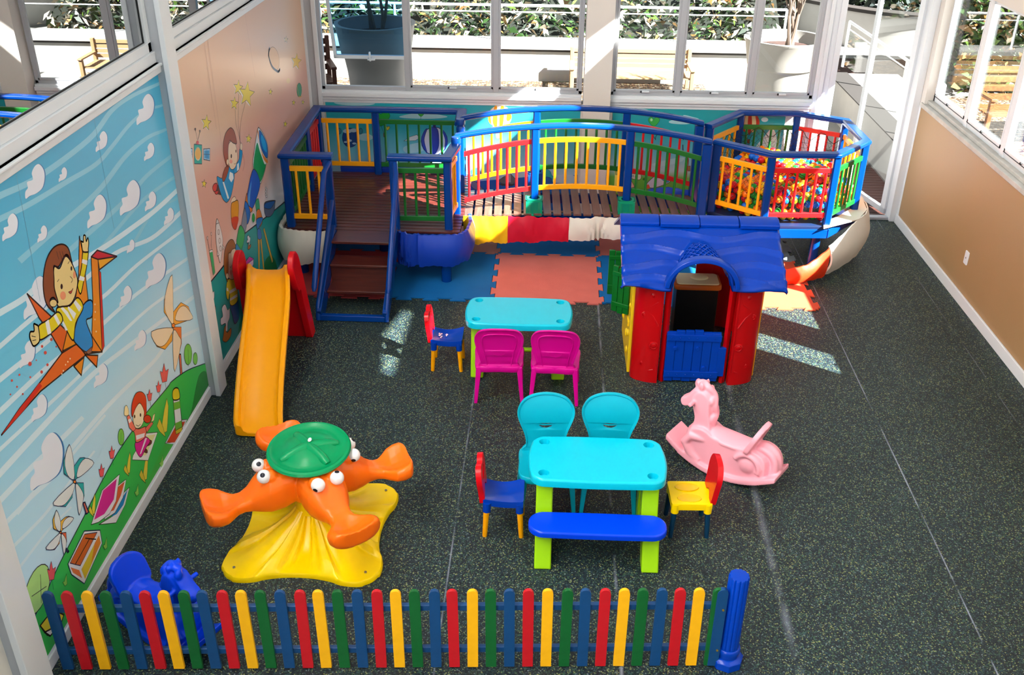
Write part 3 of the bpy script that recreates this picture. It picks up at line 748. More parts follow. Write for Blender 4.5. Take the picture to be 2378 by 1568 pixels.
# flying girl
A.poly([(640,1205),(690,1220),(700,1300),(680,1318),(630,1290)], (96, 66, 60), DK, True, 0.004); A.poly([(632,1180),(600,1190),(582,1240),(600,1280),(625,1270),(640,1210)], (214, 72, 60), DK, True, 0.005); A.poly([(610,1284),(650,1270),(640,1312),(618,1308)], (214, 72, 60), DK, True, 0.004)
A.poly([(634,1106),(700,1116),(760,990),(800,985),(845,1000),(846,1120),(820,1280),(800,1350),(770,1400),(740,1408),(690,1330)], (20, 152, 214), DK, True, 0.005)
A.poly([(704,1165),(720,1160),(785,1360),(765,1370)], (232, 240, 244)); A.poly([(792,1040),(830,1060),(838,1120),(810,1170),(780,1120)], (232, 240, 244))
A.poly([(850,1060),(842,1000),(870,950),(905,880),(912,770),(944,790),(935,900),(905,1010)], (20, 152, 214), DK, True, 0.005); A.poly([(880,950),(900,930),(905,1010),(880,1030)], (232, 240, 244))
A.oval(931, 735, 15, 45, (238, 216, 190), DK, 0.004)
A.poly([(716,1160),(700,1110),(730,1000),(770,965),(780,1000),(750,1100)], (158, 76, 44), DK, True, 0.005)
A.poly([(780,700),(840,670),(875,760),(884,880),(860,980),(822,1012),(790,980),(770,860)], (240, 218, 190), DK, True, 0.005)
A.poly([(760,980),(722,860),(712,720),(735,590),(780,520),(812,508),(845,550),(870,640),(874,700),(830,690),(790,660),(772,760),(772,900)], (164, 84, 54), DK, True, 0.006)
A.oval(765, 922, 14, 36, (240, 218, 190), DK, 0.004); A.oval(810, 850, 8, 26, (60,34,30)); A.oval(866, 790, 5, 20, (60,34,30)); A.oval(806, 915, 18, 24, (240, 160, 140)); A.line([(845,940),(855,946),(868,932)], DK, 0.004)
A.poly([(810,1380),(850,1340),(870,1400),(820,1440)], (240, 218, 190), DK, True, 0.004)
A.poly([(810,1440),(850,1400),(890,1390),(900,1500),(880,1700),(850,1740),(815,1660)], (232, 160, 40), DK, True, 0.006); A.poly([(815,1600),(895,1590),(880,1700),(850,1740),(820,1680)], (214, 70, 40), None, True)
# telescope
A.poly([(1130,530),(1160,520),(1210,600),(1250,700),(1258,820),(1245,905),(1170,1180),(1100,1130),(1072,940),(1085,820)], (230, 236, 240), DK, True, 0.007)
A.poly([(1120,690),(1160,800),(1210,940),(1230,960),(1168,1160),(1105,1090),(1080,950)], (20, 156, 90), None, True)
A.poly([(1128,560),(1150,700),(1200,880),(1245,935),(1250,900),(1190,820),(1150,690),(1138,545)], (228, 130, 40), None, True)
A.poly([(1150,540),(1200,600),(1248,720),(1248,870),(1200,820),(1158,700)], (16, 100, 190), DK, True, 0.006); A.poly([(1180,590),(1225,680),(1240,800),(1200,760),(1172,650)], (20, 160, 226), None, True)
A.poly([(1075,1010),(1160,1170),(1110,1380),(1062,1486),(1005,1440),(1000,1340)], (24, 90, 200), DK, True, 0.007); A.poly([(1010,1400),(1020,1300),(1055,1150),(1040,1320),(1030,1450)], (80, 160, 230), None, True)
A.poly([(1000,1300),(985,1420),(1010,1540),(1060,1520),(1062,1486),(1015,1440)], (232, 130, 40), DK, True, 0.006)
A.group(440, 440, 3.733)
A.poly([(480,100),(520,200),(495,300),(466,250),(466,170)], (24, 110, 200), DK, True, 0.006); A.poly([(470,160),(490,280),(468,385),(440,360),(445,290)], (130, 140, 160), DK, True, 0.006)
A.poly([(432,312),(470,380),(440,530),(402,480),(405,410)], (36, 170, 90), DK, True, 0.006); A.poly([(398,470),(440,530),(440,560),(395,545)], (40, 140, 200), DK, True, 0.005)
A.poly([(565,110),(590,80),(602,160),(590,210),(572,190)], (60, 170, 120), DK, True, 0.005); A.poly([(575,190),(604,180),(625,280),(585,340),(572,310)], (224, 130, 60), DK, True, 0.006); A.poly([(575,260),(628,245),(610,300),(580,345)], (40, 120, 200), DK, True, 0.005)
A.poly([(584,420),(594,340),(602,430),(600,720),(592,720)], (222, 170, 60), DK, False, 0.004); A.poly([(600,340),(616,420),(644,720),(634,720),(604,430)], (222, 170, 60), DK, False, 0.004); A.poly([(640,330),(718,620),(708,640),(632,350)], (222, 170, 60), DK, False, 0.004)
A.poly([(582,350),(606,345),(618,400),(610,430),(586,425)], (40, 110, 200), DK, True, 0.005)
for i in range(6): A.oval(655+(i % 2)*6, 0+14*i-10, 8, 10, (230,232,238), DK, 0.003)
A.poly([(640,170),(650,110),(730,95),(735,120),(725,190),(690,235),(655,230)], (96, 110, 140), DK, True, 0.006); A.poly([(642,158),(652,120),(728,98),(722,130),(690,168)], (30, 100, 180), DK, True, 0.005)
A.oval(546, 246, 14, 44, (30, 170, 80), (230,234,238), 0.01)
# rocket, tubes, trees
A.poly([(228,255),(250,300),(278,420),(275,520),(262,620),(250,620),(225,480),(220,340)], (226, 220, 220), DK, True, 0.005)
for y in (370, 445, 512): A.oval(243+(y-370)*0.12, y, 9, 22, (216,206,206), DK, 0.004)
A.poly([(232,530),(248,570),(230,578)], (226,220,220), DK, False, 0.004); A.poly([(276,480),(292,500),(282,525)], (226,220,220), DK, False, 0.004); A.line([(222,300),(245,290)], DK, 0.005)
A.poly([(162,530),(190,520),(214,720),(196,745)], (232,232,236), DK, False, 0.004); A.poly([(166,548),(190,540),(212,716),(197,740)], (40, 170, 110)); A.line([(162,520),(148,430)], DK, 0.004, False); A.line([(180,510),(182,395)], DK, 0.004, False); A.oval(147,422,6,16,(220,200,196),DK,0.003); A.oval(180,386,5,14,(220,200,196),DK,0.003)
A.oval(117, 735, 19, 60, (30, 172, 60), (50,50,70), 0.006); A.line([(112,800),(118,860)], (90,60,60), 0.004)
for cx, cy, k in ((174,940,1.0),(298,1110,1.32),(503,440,0.5)):
    c = lambda q: [(cx+x*k, cy+y*k) for x, y in q]
    A.poly(c([(-10,120),(-2,60),(10,60),(14,100),(40,70),(38,120),(10,160),(-14,150)]), (176, 104, 44), DK, True, 0.005)
    A.poly(c([(6,90),(4,40),(-24,50),(-28,10),(-14,-10),(-20,-60),(0,-86),(18,-50),(30,-60),(30,0),(18,36),(16,84)]), (226, 222, 232), DK, True, 0.005)
# boy in the striped shirt
A.poly([(345,1000),(400,960),(415,1000),(420,1110),(385,1165),(365,1100)], (24, 96, 160), DK, True, 0.006)
A.poly([(320,790),(360,770),(398,765),(405,860),(408,960),(370,1005),(342,990),(340,900),(325,960),(308,900)], (226, 204, 50), DK, True, 0.006)
for q in ([(336,880),(396,846),(400,870),(340,905)], [(342,945),(404,905),(406,930),(342,968)], [(312,850),(326,858),(330,885),(312,876)]): A.poly(q, (232, 230, 240))
A.poly([(330,560),(375,505),(395,540),(402,620),(405,700),(385,765),(350,780),(325,740)], (240, 214, 180), DK, True, 0.005)
A.poly([(320,800),(295,720),(290,600),(305,500),(340,440),(370,440),(390,490),(385,510),(362,520),(345,550),(330,555),(328,640),(326,730)], (160, 96, 44), DK, True, 0.006)
A.oval(318, 750, 12, 26, (240,214,180), DK, 0.004); A.line([(340,670),(350,674),(357,655)], DK, 0.004); A.line([(376,712),(388,716)], DK, 0.004); A.oval(352, 720, 12, 22, (240,170,140))
A.poly([(480,625),(510,582),(548,600),(545,650),(520,702),(490,690)], (206, 60, 170), DK, False, 0.005); A.poly([(500,640),(545,605),(545,650),(520,695)], (220, 190, 220), DK, False, 0.004)
A.group(0, 0, 1)
for q in ([(458,0),(500,300)], [(562,0),(590,180)], [(478,80),(520,400)]): A.line(q, (196, 150, 130), 0.004, False)
A.build('salmon and teal printed mural of a flying girl, a telescope and stars')

# ---- back wall prints
BG = [(0.0, (30, 90, 180)), (0.28, (60, 140, 205)), (0.36, (196, 222, 236)), (0.62, (120, 200, 222)), (0.9, (40, 176, 196)), (1.165, (36, 168, 184))]
A = Art('wall_mural', 'B', (XL+0.16, 0.305, 0.02, 1.165), print_bg('print_balloon_sky', BG))
def softcloud(pts, col=(170, 216, 226)): A.poly(pts, col, None, True)
A.group(600, 0, 2.959)
for q in ([(520,705),(600,690),(700,688),(800,705),(760,722),(600,722)], [(970,800),(1060,780),(1150,775),(1300,800),(1200,815),(1020,812)], [(1000,1010),(1100,980),(1160,1000),(1120,1040),(1020,1050)], [(690,930),(740,915),(790,940),(760,965),(700,960)], [(1500,1180),(1600,1150),(1760,1180),(1800,1250),(1600,1270)]): softcloud(q)
A.oval(632, 945, 54, 66, (24, 74, 150), (20,50,110)); 
for x, y, r in ((612,900,30),(655,895,26),(625,965,18),(660,985,14),(600,975,12)): A.oval(x, y, r, r*0.5, (190, 216, 236))
A.oval(558, 900, 12, 20, (60,150,180), (20,50,110)); A.oval(704, 900, 12, 20, (60,150,180), (20,50,110)); A.line([(628,1012),(622,1040),(630,1075)], (20,50,110), 0.004)
def heart(x, y, r, c1, c2):
    A.poly([(x,y+r),(x-r*1.1,y-.1*r),(x-r*.9,y-.8*r),(x-.4*r,y-.9*r),(x,y-.5*r),(x+.4*r,y-.9*r),(x+.95*r,y-.75*r),(x+1.1*r,y-.1*r)], c1, c2, True, 0.004)
    A.oval(x-.5*r, y-.35*r, .25*r, .3*r, (190, 236, 190))
heart(842, 812, 54, (40, 176, 60), (10, 100, 40)); heart(1118, 778, 22, (60, 190, 70), (20, 120, 60)); heart(818, 868, 14, (226,50,50), (120,20,30)); heart(888, 880, 14, (230,220,60), (120,100,30))
A.line([(842,860),(866,920)], (40,60,50), 0.004); A.poly([(860,915),(878,912),(874,942),(862,940)], (120,70,40), (40,30,30), False, 0.003); A.line([(1118,800),(1116,830)], (20,100,60), 0.003)
A.poly([(1000,968),(1040,940),(1090,925),(1110,945),(1080,965)], (206, 224, 232), (60,80,90), False, 0.004)
# striped balloon ball
A.oval(1210, 968, 90, 96, (224, 232, 244), (20,40,110), 0.008)
for q in ([(1180,880),(1212,874),(1236,900),(1240,1000),(1212,1058),(1184,1040),(1176,960)], [(1140,900),(1160,885),(1140,960),(1160,1050),(1128,1000),(1122,950)], [(1262,890),(1288,920),(1300,980),(1280,1030),(1284,960)]): A.poly(q, (40, 70, 180), (20,40,110), True, 0.004)
A.oval(1210, 864, 10, 14, (40,40,120))
# hot-air balloon in orange and white
A.oval(1660, 800, 80, 78, (240, 236, 226), (200,160,80), 0.004)
for q in ([(1620,740),(1640,735),(1640,870),(1610,840)], [(1665,735),(1690,740),(1680,860),(1655,870)], [(1715,760),(1740,800),(1722,830),(1704,820)], [(1590,760),(1600,850),(1580,820)]): A.poly(q, (240, 160, 30), None, True)
A.poly([(1630,920),(1672,916),(1668,950),(1634,952)], (210, 180, 150), (80,50,30), False, 0.004); A.line([(1612,865),(1634,920)], (120,90,60), 0.003); A.line([(1706,865),(1670,918)], (120,90,60), 0.003)
A.group(0, 0, 1)
A.poly([(1060,425),(1140,418),(1230,410),(1370,405),(1370,600),(1060,600)], (36, 104, 190), None)
A.group(940, 230, 6.2706)
A.poly([(940,1080),(980,1020),(1050,1000),(1110,1060),(1080,1100),(960,1090)], (60,170,190), None, True)
A.poly([(1355,1190),(1440,1130),(1540,1085),(1640,1190),(1560,1250),(1420,1230)], (110, 116, 116), (60,60,60), False, 0.004); A.poly([(1340,1225),(1640,1240),(1560,1262),(1420,1262)], (70,66,66), None)
A.poly([(1480,1110),(1540,1085),(1545,1210),(1490,1210)], (176,180,178)); A.poly([(940,1220),(1000,1180),(1140,1320),(1020,1310)], (150,156,166), (90,90,96), True, 0.004)
A.group(1200, 380, 7.1267)
A.poly([(380,95),(470,80),(550,120),(590,200),(640,190),(650,215),(620,240),(605,300),(580,280),(575,240),(500,215),(420,240),(380,240)], (50, 180, 186), (20,120,140), True, 0.004)
A.oval(432, 185, 16, 18, (120,210,210)); A.poly([(640,200),(800,180),(950,200),(950,320),(700,320),(600,300)], (196, 220, 236), None, True)
A.build('teal printed mural of balloons and clouds behind the wooden platform, left of the white column', 'balloon murals under the back windows')

A = Art('wall_mural', 'B', (0.64, 2.42, 0.02, 1.165), print_bg('print_meadow_sky', [(0.0, (80, 170, 60)), (0.42, (110, 190, 70)), (0.5, (170, 210, 220)), (0.7, (110, 196, 216)), (0.9, (36, 168, 186)), (1.165, (40, 160, 168))]))
A.group(1480, 240, 5.6)
for q in ([(410,235),(520,205),(700,240),(640,270),(460,262)], [(0,40),(60,60),(150,90),(60,100),(0,90)], [(600,150),(700,170),(800,200),(700,215),(620,190)], [(190,790),(400,730),(600,700),(560,760),(300,820)]): softcloud(q)
heart(215, 235, 64, (60, 180, 80), (20,110,50))
A.oval(1465, 250, 125, 130, (232, 206, 150), (120,40,30), 0.004)
for q in ([(1380,140),(1410,130),(1390,260),(1400,370),(1360,330),(1350,240)], [(1450,120),(1480,120),(1490,260),(1470,390),(1440,390),(1435,260)], [(1530,130),(1560,160),(1585,250),(1555,340),(1520,380),(1545,260)]): A.poly(q, (196, 50, 34), None, True)
A.poly([(1425,470),(1462,465),(1456,520),(1430,515)], (150,80,50), (60,30,20), False, 0.003); A.line([(1400,370),(1430,470)], (60,40,30), 0.003); A.line([(1500,385),(1458,466)], (60,40,30), 0.003)
A.oval(1655, 210, 45, 30, (214,226,236)); A.poly([(1540,560),(1650,430),(1740,330),(1800,400),(1800,640),(1540,640)], (226, 232, 240), None, True)
for x in (230, 590): A.line([(x-30,400),(x-6,450),(x+10,470)], (30,40,60), 0.006); A.line([(x+34,400),(x+10,430),(x+4,470)], (30,40,60), 0.006)
A.line([(590,540),(600,640),(660,720)], (60,40,90), 0.01); A.line([(664,720),(670,830)], (50,40,30), 0.004); A.poly([(650,815),(688,812),(684,880),(655,878)], (150,110,60), (60,40,20), False, 0.004)
A.poly([(120,1060),(170,990),(260,930),(360,930),(426,1000),(390,1040),(200,1100)], (214, 216, 236), (60,50,90), True, 0.006); A.poly([(290,960),(370,935),(420,1000),(380,1030)], (60,150,200), None, True); A.poly([(90,1100),(140,1050),(160,1100)], (226,90,60), None, True)
A.group(1200, 380, 7.1267)
A.poly([(1890,160),(1940,140),(2050,170),(2040,262),(1900,240)], (226, 226, 206), (70,60,40), True, 0.005); A.poly([(1890,160),(1960,130),(2110,170),(2050,180)], (110,80,50), None, True)
for q in ([(1905,190),(1935,190),(1935,220),(1905,220)], [(1960,195),(1995,198),(1992,235),(1960,232)]): A.poly(q, (180,200,200), (70,60,40), False, 0.003)
A.poly([(1860,260),(1900,290),(1945,380),(1870,385)], (226, 180, 160), (120,70,60), True, 0.005); A.poly([(2090,240),(2138,230),(2138,270),(2090,272)], (60,120,50), None, True)
A.build('teal and green printed mural of balloons over a meadow, right of the white column', 'balloon murals under the back windows')
# ------------------------------------------------------------------ foam puzzle mats
TH = 0.012
def puzzle_edge(L, n=8, d=0.021, fl=0.012):
    """points (t, off) along an edge of length L; dovetail teeth"""
    st = L/n; pts = [(0, 0), (0.035, 0)]
    for i in range(n):
        s = d if i % 2 == 0 else -d
        pts.append((i*st-fl if i else 0.035-0.004, s)); pts.append(((i+1)*st+fl if i < n-1 else L-0.035+0.004, s))
    pts += [(L-0.035, 0), (L, 0)]
    return pts
def foam_tile(x0, x1, y0, y1, col, label, grp):
    g = 0.003
    out = []
    e = puzzle_edge(x1-x0); out += [(x0+t, y0+o+g) for t, o in e]
    e = puzzle_edge(y1-y0); out += [(x1+o-g, y0+t) for t, o in e]
    e = puzzle_edge(x1-x0); out += [(x0+t, y1+o-g) for t, o in reversed(e)]
    e = puzzle_edge(y1-y0); out += [(x0+o+g, y0+t) for t, o in reversed(e)]
    ded = []
    for p in out:
        if not ded or (abs(p[0]-ded[-1][0])+abs(p[1]-ded[-1][1])) > 1e-4: ded.append(p)
    b = MB(); b.prism([(x-x0, y-y0) for x, y in ded], 0.0005, TH)
    o = b.build('foam_mat_tile', col, loc=(x0, y0, 0)); tag(o, label, 'foam mat', grp); return o
fm = lambda n, c: mat(n, c, 0.75, spec=0.2, noise=(5, 0.13), bump=(160, 0.25))
f_red = fm('dark_red_foam', (164, 62, 62)); f_blue = fm('blue_foam', (8, 96, 160)); f_sal = fm('salmon_foam', (204, 108, 98)); f_org = fm('orange_foam', (226, 92, 62)); f_gry = fm('grey_foam', (150, 166, 176)); f_brn = fm('brown_foam', (186, 110, 92))
xs = [-2.46, -1.46, -0.485, 0.505, 1.47, 2.43]; ys = [7.94, 8.98, 9.98]
TILES = [[(f_red, 'dark red puzzle foam mat under the wooden stairs by the left wall'), (f_blue, 'large blue puzzle foam mat right of the stairs, around the blue support post'),
          (f_sal, 'salmon puzzle foam mat in the middle of the front row, fully in the open'), (f_blue, 'blue puzzle foam mat under the playhouse shutters'), (f_org, 'orange red sunlit puzzle foam mat right of the playhouse')],
         [(f_blue, 'blue puzzle foam mat deep under the wooden platform'), (f_brn, 'brownish puzzle foam mat under the left end of the bridge'),
          (f_blue, 'blue puzzle foam mat under the middle of the bridge'), (f_sal, 'salmon puzzle foam mat in the shade under the right half of the bridge'), (f_gry, 'greyish puzzle foam mat under the ball pit')]]
for r in range(2):
    for c in range(5):
        foam_tile(xs[c], xs[c+1], ys[r], ys[r+1], TILES[r][c][0], TILES[r][c][1], 'interlocking foam mats')

# ------------------------------------------------------------------ wooden play structure
DZ = 0.50
def panel(p, q, z0, z1, n, col, parent, arc=None, name='railing_panel', th=0.026):
    """coloured railing infill between two posts; arc(t) lifts it"""
    p = Vector((p[0], p[1])); q = Vector((q[0], q[1])); arc = arc or (lambda x: 0.0)
    m = 10 if arc(p.x)+arc((p.x+q.x)/2) else 1; o = None
    d = (q-p).normalized(); sd_ = Vector((-d.y, d.x))*th/2
    for z, nm in ((z1, name), (z0, 'lower_rail')):
        b = MB(); rg = []
        for i in range(m+1):
            c = p+(q-p)*i/m; zc = z+arc(c.x)
            rg.append([V(c.x+sd_.x*sx, c.y+sd_.y*sx, zc+0.023*sz) for sx, sz in ((-1, -1), (1, -1), (1, 1), (-1, 1))])
        b.loft(rg, 0, True, False)
        k = b.build(nm, col, o or parent, bevel=0.003); o = o or k
    for i in range(n):
        c = p+(q-p)*(i+0.5)/n; k = MB()
        k.cyl((c.x, c.y, z0+arc(c.x)), (c.x, c.y, z1+arc(c.x)), 0.0125, n=10); k.build('baluster', col, o)
    return o
def post(x, y, z0, z1, parent, s=0.036, name='post'):
    b = MB(); c = 0.012
    pts = [(s, s-c), (s-c, s), (-s+c, s), (-s, s-c), (-s, -s+c), (-s+c, -s), (s-c, -s), (s, -s+c)]
    b.prism([(x+a, y+d) for a, d in pts], z0, z1)
    return b.build(name, blue_wood, parent)
def handrail(pts, parent, w=0.105, h=0.048, name='handrail', n=1):
    b = MB(); k = len(pts); rings = []
    for i, p in enumerate(pts):
        p = Vector(p)
        d1 = (p-Vector(pts[i-1])).normalized() if i else (Vector(pts[1])-p).normalized()
        d2 = (Vector(pts[i+1])-p).normalized() if i < k-1 else d1
        t = (d1+d2).normalized(); a = V(-t.y, t.x, 0).normalized(); sc = 1/max(0.5, sqrt(max(0.01, (1+d1.dot(d2))/2)))
        u = V(0, 0, 1); e = 0.012
        prof = [(-w/2+e, -h/2), (w/2-e, -h/2), (w/2, -h/2+e), (w/2, h/2-e), (w/2-e, h/2), (-w/2+e, h/2), (-w/2, h/2-e), (-w/2, -h/2+e)]
        rings.append([p+a*x*sc+u*z for x, z in prof])
    b.loft(rings, smooth=False)
    return b.build(name, blue_wood, parent, bevel=0.004)

def cloth_band(path, ztop, zbot, m, parent, name='padded_skirt', thick=0.045, wr=0.006, seed=1, pinch=None, bulge=0.02, curl=True):
    """hanging padded fabric: path in plan, top and bottom heights per point"""
    rnd = random.Random(seed)
    P = catmull([tuple(p)+(a, c) for p, a, c in zip(path, ztop, zbot)], False, 10)
    nU = len(P); nV = 12; ph = [rnd.uniform(0, 6.28) for _ in range(6)]
    vs = []; fs = []
    def pt(i, v, side):
        x, y, zt, zb = P[i]
        a = P[max(0, i-1)]; c = P[min(nU-1, i+1)]; d = Vector((c[0]-a[0], c[1]-a[1])).normalized(); nrm = Vector((d.y, -d.x))
        z = zt+(zb-zt)*v; u = i/10.0
        off = bulge*sin(pi*v)+wr*(sin(u*3.1+ph[0]+v*3)+0.5*sin(u*6.7+ph[1]-v*5)+0.35*sin(u*11+ph[2]+v*7)*v)
        z += 0.010*sin(u*4+ph[3])*v+0.004*sin(u*17+ph[4])
        if pinch:
            for (pi_, st) in pinch:
                dd = abs(u-pi_); off += st*math.exp(-dd*dd*6)*sin((u-pi_)*(10+26*v))*0.5*(0.3+v); z += 0.02*math.exp(-dd*dd*18)*(1-v)
        off -= side*thick*(1 if 0.04 < v < 0.98 else 0.6)
        return V(x+nrm.x*off, y+nrm.y*off, z)
    for side in (0, 1):
        for i in range(nU):
            for j in range(nV+1): vs.append(pt(i, j/nV, side))
    K = nU*(nV+1)
    I = lambda s, i, j: s*K+i*(nV+1)+j
    for i in range(nU-1):
        for j in range(nV):
            fs.append((I(0,i,j), I(0,i+1,j), I(0,i+1,j+1), I(0,i,j+1))); fs.append((I(1,i,j), I(1,i,j+1), I(1,i+1,j+1), I(1,i+1,j)))
        fs.append((I(0,i,0), I(1,i,0), I(1,i+1,0), I(0,i+1,0))); fs.append((I(0,i,nV), I(0,i+1,nV), I(1,i+1,nV), I(1,i,nV)))
    for i in (0, nU-1):
        for j in range(nV): fs.append((I(0,i,j), I(0,i,j+1), I(1,i,j+1), I(1,i,j)))
    b = MB(); b.add(vs, fs, 0, True)
    return b.build(name, m, parent)

cl = lambda n, c, r=0.45: mat(n, c, r, spec=0.35, noise=(4, 0.07), bump=(12, 0.25))
c_white = cl('white_vinyl_fabric', (222, 216, 204), 0.6); c_blue = cl('blue_vinyl_fabric', (22, 62, 176), 0.35); c_yel = cl('yellow_vinyl_fabric', (240, 178, 20)); c_red = cl('red_vinyl_fabric', (200, 16, 48)); c_red_sun = cl('sunlit_red_vinyl_fabric', (226, 60, 24))

# --- platform with stairs
T = thing('play_platform', 'raised brown slatted platform with blue posts, coloured railings and stairs by the left wall', 'playground platform', (-1.63, 9.1, 0))
OX, OY = -1.63, 9.1
class Off:      # shifts world coordinates into the coordinates of a thing standing at (ox, oy)
    def __init__(s, ox, oy): s.o = (ox, oy)
    def __call__(s, x, y): return (x-s.o[0], y-s.o[1])
L_ = Off(OX, OY)
x0, y0 = L_(-2.42, 8.33); x1, y1 = L_(-0.80, 9.93)
b = MB(); y = y0; w = 0.0755
while y < y1-0.02:
    b.box(x0, x1, y, y+w-0.016, DZ-0.022, DZ); y += w
b.build('floor_slats', deck_wood, T, bevel=0.002)
b = MB(); b.box(x0+0.02, x1-0.02, y0+0.02, y0+0.06, DZ-0.12, DZ-0.023); b.box(x0+0.02, x1-0.02, y1-0.06, y1-0.02, DZ-0.12, DZ-0.023)
for xx in (x0+0.02, (x0+x1)/2, x1-0.06): b.box(xx, xx+0.04, y0+0.06, y1-0.06, DZ-0.12, DZ-0.023)
b.build('floor_frame', blue_wood, T)
for px, py in ((-0.93, 8.33), (-2.30, 8.45), (-2.30, 9.8), (-0.95, 9.8), (-1.62, 9.0)):
    a, c = L_(px, py); b = MB(); b.cyl((a, c, TH), (a, c, DZ-0.02), 0.047, n=20); b.build('support_leg', blue_wood, T)
RZ = 1.20
PF = {'fl': (-2.355, 8.385), 'sl': (-1.975, 8.385), 'sr': (-1.385, 8.385), 'fr': (-0.905, 8.41), 'kr': (-0.865, 8.80), 'kb': (-0.875, 9.38), 'rr': (-0.905, 9.87), 'rm': (-1.79, 9.87), 'rl': (-2.385, 9.87), 'lm': (-2.385, 9.33)}
PF = {k: L_(*v) for k, v in PF.items()}
for k, (a, c) in PF.items():
    if k in ('kr', 'kb'):
        post(a, c, DZ-0.1, 1.14, T, 0.034)
        b = MB(); b.lathe([(0.03,1.10),(0.042,1.12),(0.042,1.16),(0.034,1.17),(0.034,1.18),(0.044,1.19),(0.044,1.235),(0.038,1.245),(0.001,1.247)], (a, c, 0), 20); b.build('post_cap', blue_wood, T)
    else: post(a, c, DZ-0.12, RZ-0.04, T)
q = PF
rz = RZ-0.024
hr = lambda pts: handrail([(a, c, rz) for a, c in pts], T)
hr([(q['sl'][0]+0.05, q['fl'][1]), (q['fl'][0], q['fl'][1]), (q['rl'][0], q['rl'][1]), (q['rr'][0], q['rr'][1]), (q['kb'][0]-0.01, q['kb'][1]+0.05)])
hr([(q['sr'][0]-0.05, q['fr'][1]-0.02), (q['fr'][0], q['fr'][1]-0.02), (q['kr'][0], q['kr'][1]-0.05)])
PZ0, PZ1 = 0.60, 1.055
panel((q['fl'][0]+.036, q['fl'][1]), (q['sl'][0]-.036, q['sl'][1]), PZ0, PZ1, 3, yel_wood, T)
panel((q['sr'][0]+.036, q['sr'][1]+.01), (q['fr'][0]-.036, q['fr'][1]), PZ0, PZ1, 4, grn_wood, T)
panel((q['fl'][0], q['fl'][1]+.036), (q['lm'][0], q['lm'][1]-.036), PZ0, PZ1, 8, grn_wood, T)
panel((q['lm'][0], q['lm'][1]+.036), (q['rl'][0], q['rl'][1]-.036), PZ0, PZ1, 5, red_wood, T)
panel((q['rl'][0]+.036, q['rl'][1]), (q['rm'][0]-.036, q['rm'][1]), PZ0, PZ1, 5, yel_wood, T)
panel((q['rm'][0]+.036, q['rm'][1]), (q['rr'][0]-.036, q['rr'][1]), PZ0, PZ1, 7, grn_wood, T)
panel((q['fr'][0], q['fr'][1]+.036), (q['kr'][0], q['kr'][1]-.036), PZ0, PZ1, 3, yel_wood, T)
panel((q['kb'][0], q['kb'][1]+.036), (q['rr'][0], q['rr'][1]-.036), PZ0, PZ1, 4, red_wood, T)
lp = lambda L: [L_(*p) for p in L]
cloth_band(lp([(-2.485, 9.0), (-2.49, 8.6), (-2.46, 8.36), (-2.33, 8.27), (-2.15, 8.255), (-1.97, 8.26)]), [.5]*6, [.2,.19,.18,.175,.18,.185], c_white, T, seed=3, wr=0.003, bulge=0.03)
cloth_band(lp([(-1.365, 8.27), (-1.28, 8.22), (-1.16, 8.26)]), [.52,.51,.5], [.2,.2,.195], c_blue, T, seed=5, wr=0.006, pinch=[(0.9, 0.03)])
cloth_band(lp([(-1.17, 8.24), (-1.0, 8.235), (-0.82, 8.27), (-0.73, 8.38), (-0.715, 8.6), (-0.73, 8.8)]), [.5]*6, [.19,.195,.2,.21,.22,.25], c_blue, T, seed=8, wr=0.004, bulge=0.035)
cloth_band(lp([(-0.9, 9.955), (-1.5, 9.96), (-2.2, 9.955)]), [.56,.555,.56], [.3]*3, c_blue, T, seed=9, wr=0.004, bulge=0.015)
# stairs
sx0, sx1 = -1.94-OX, -1.375-OX
for i, (z, yf, yb_) in enumerate(((0.167, 7.73, 7.95), (0.333, 7.92, 8.14), (0.5, 8.05, 8.32))):
    b = MB(); b.box(sx0+0.02, sx1-0.02, yf-OY, yb_-OY, z-0.024, z); b.build('stair_tread', deck_wood, T, bevel=0.004)
b = MB(); b.box(sx0+0.02, sx1-0.02, 7.95-OY, 7.962-OY, 0.15, 0.31); b.build('stair_riser', deck_wood, T)
for sx in (sx0, sx1):
    b = MB(); b.bar((sx, 8.30-OY, 0.50), (sx, 7.50-OY, 0.03), 0.036, 0.17); b.build('stair_stringer', blue_wood, T, bevel=0.004)
    s_ = -0.035 if sx == sx0 else 0.035
    b = MB(); b.tube([(sx+s_*0.3, 8.34-OY, 1.13), (sx+s_, 8.22-OY, 1.08), (sx+s_, 7.52-OY, 0.30), (sx+s_, 7.50-OY, 0.27)], [0.022, 0.024, 0.024, 0.012], 12); b.build('stair_rail', blue_wood, T)
    b = MB(); b.tube([(sx+s_*0.2, 8.32-OY, 0.78), (sx+s_*0.4, 7.50-OY, 0.13), (sx+s_*0.4, 7.475-OY, 0.012)], [0.02, 0.02, 0.02], 12); b.build('stair_rail', blue_wood, T)
b = MB(); b.bar((sx0, 7.50-OY, 0.03), (sx1, 7.50-OY, 0.03), 0.05, 0.05); b.build('stair_foot_bar', blue_wood, T, bevel=0.004)

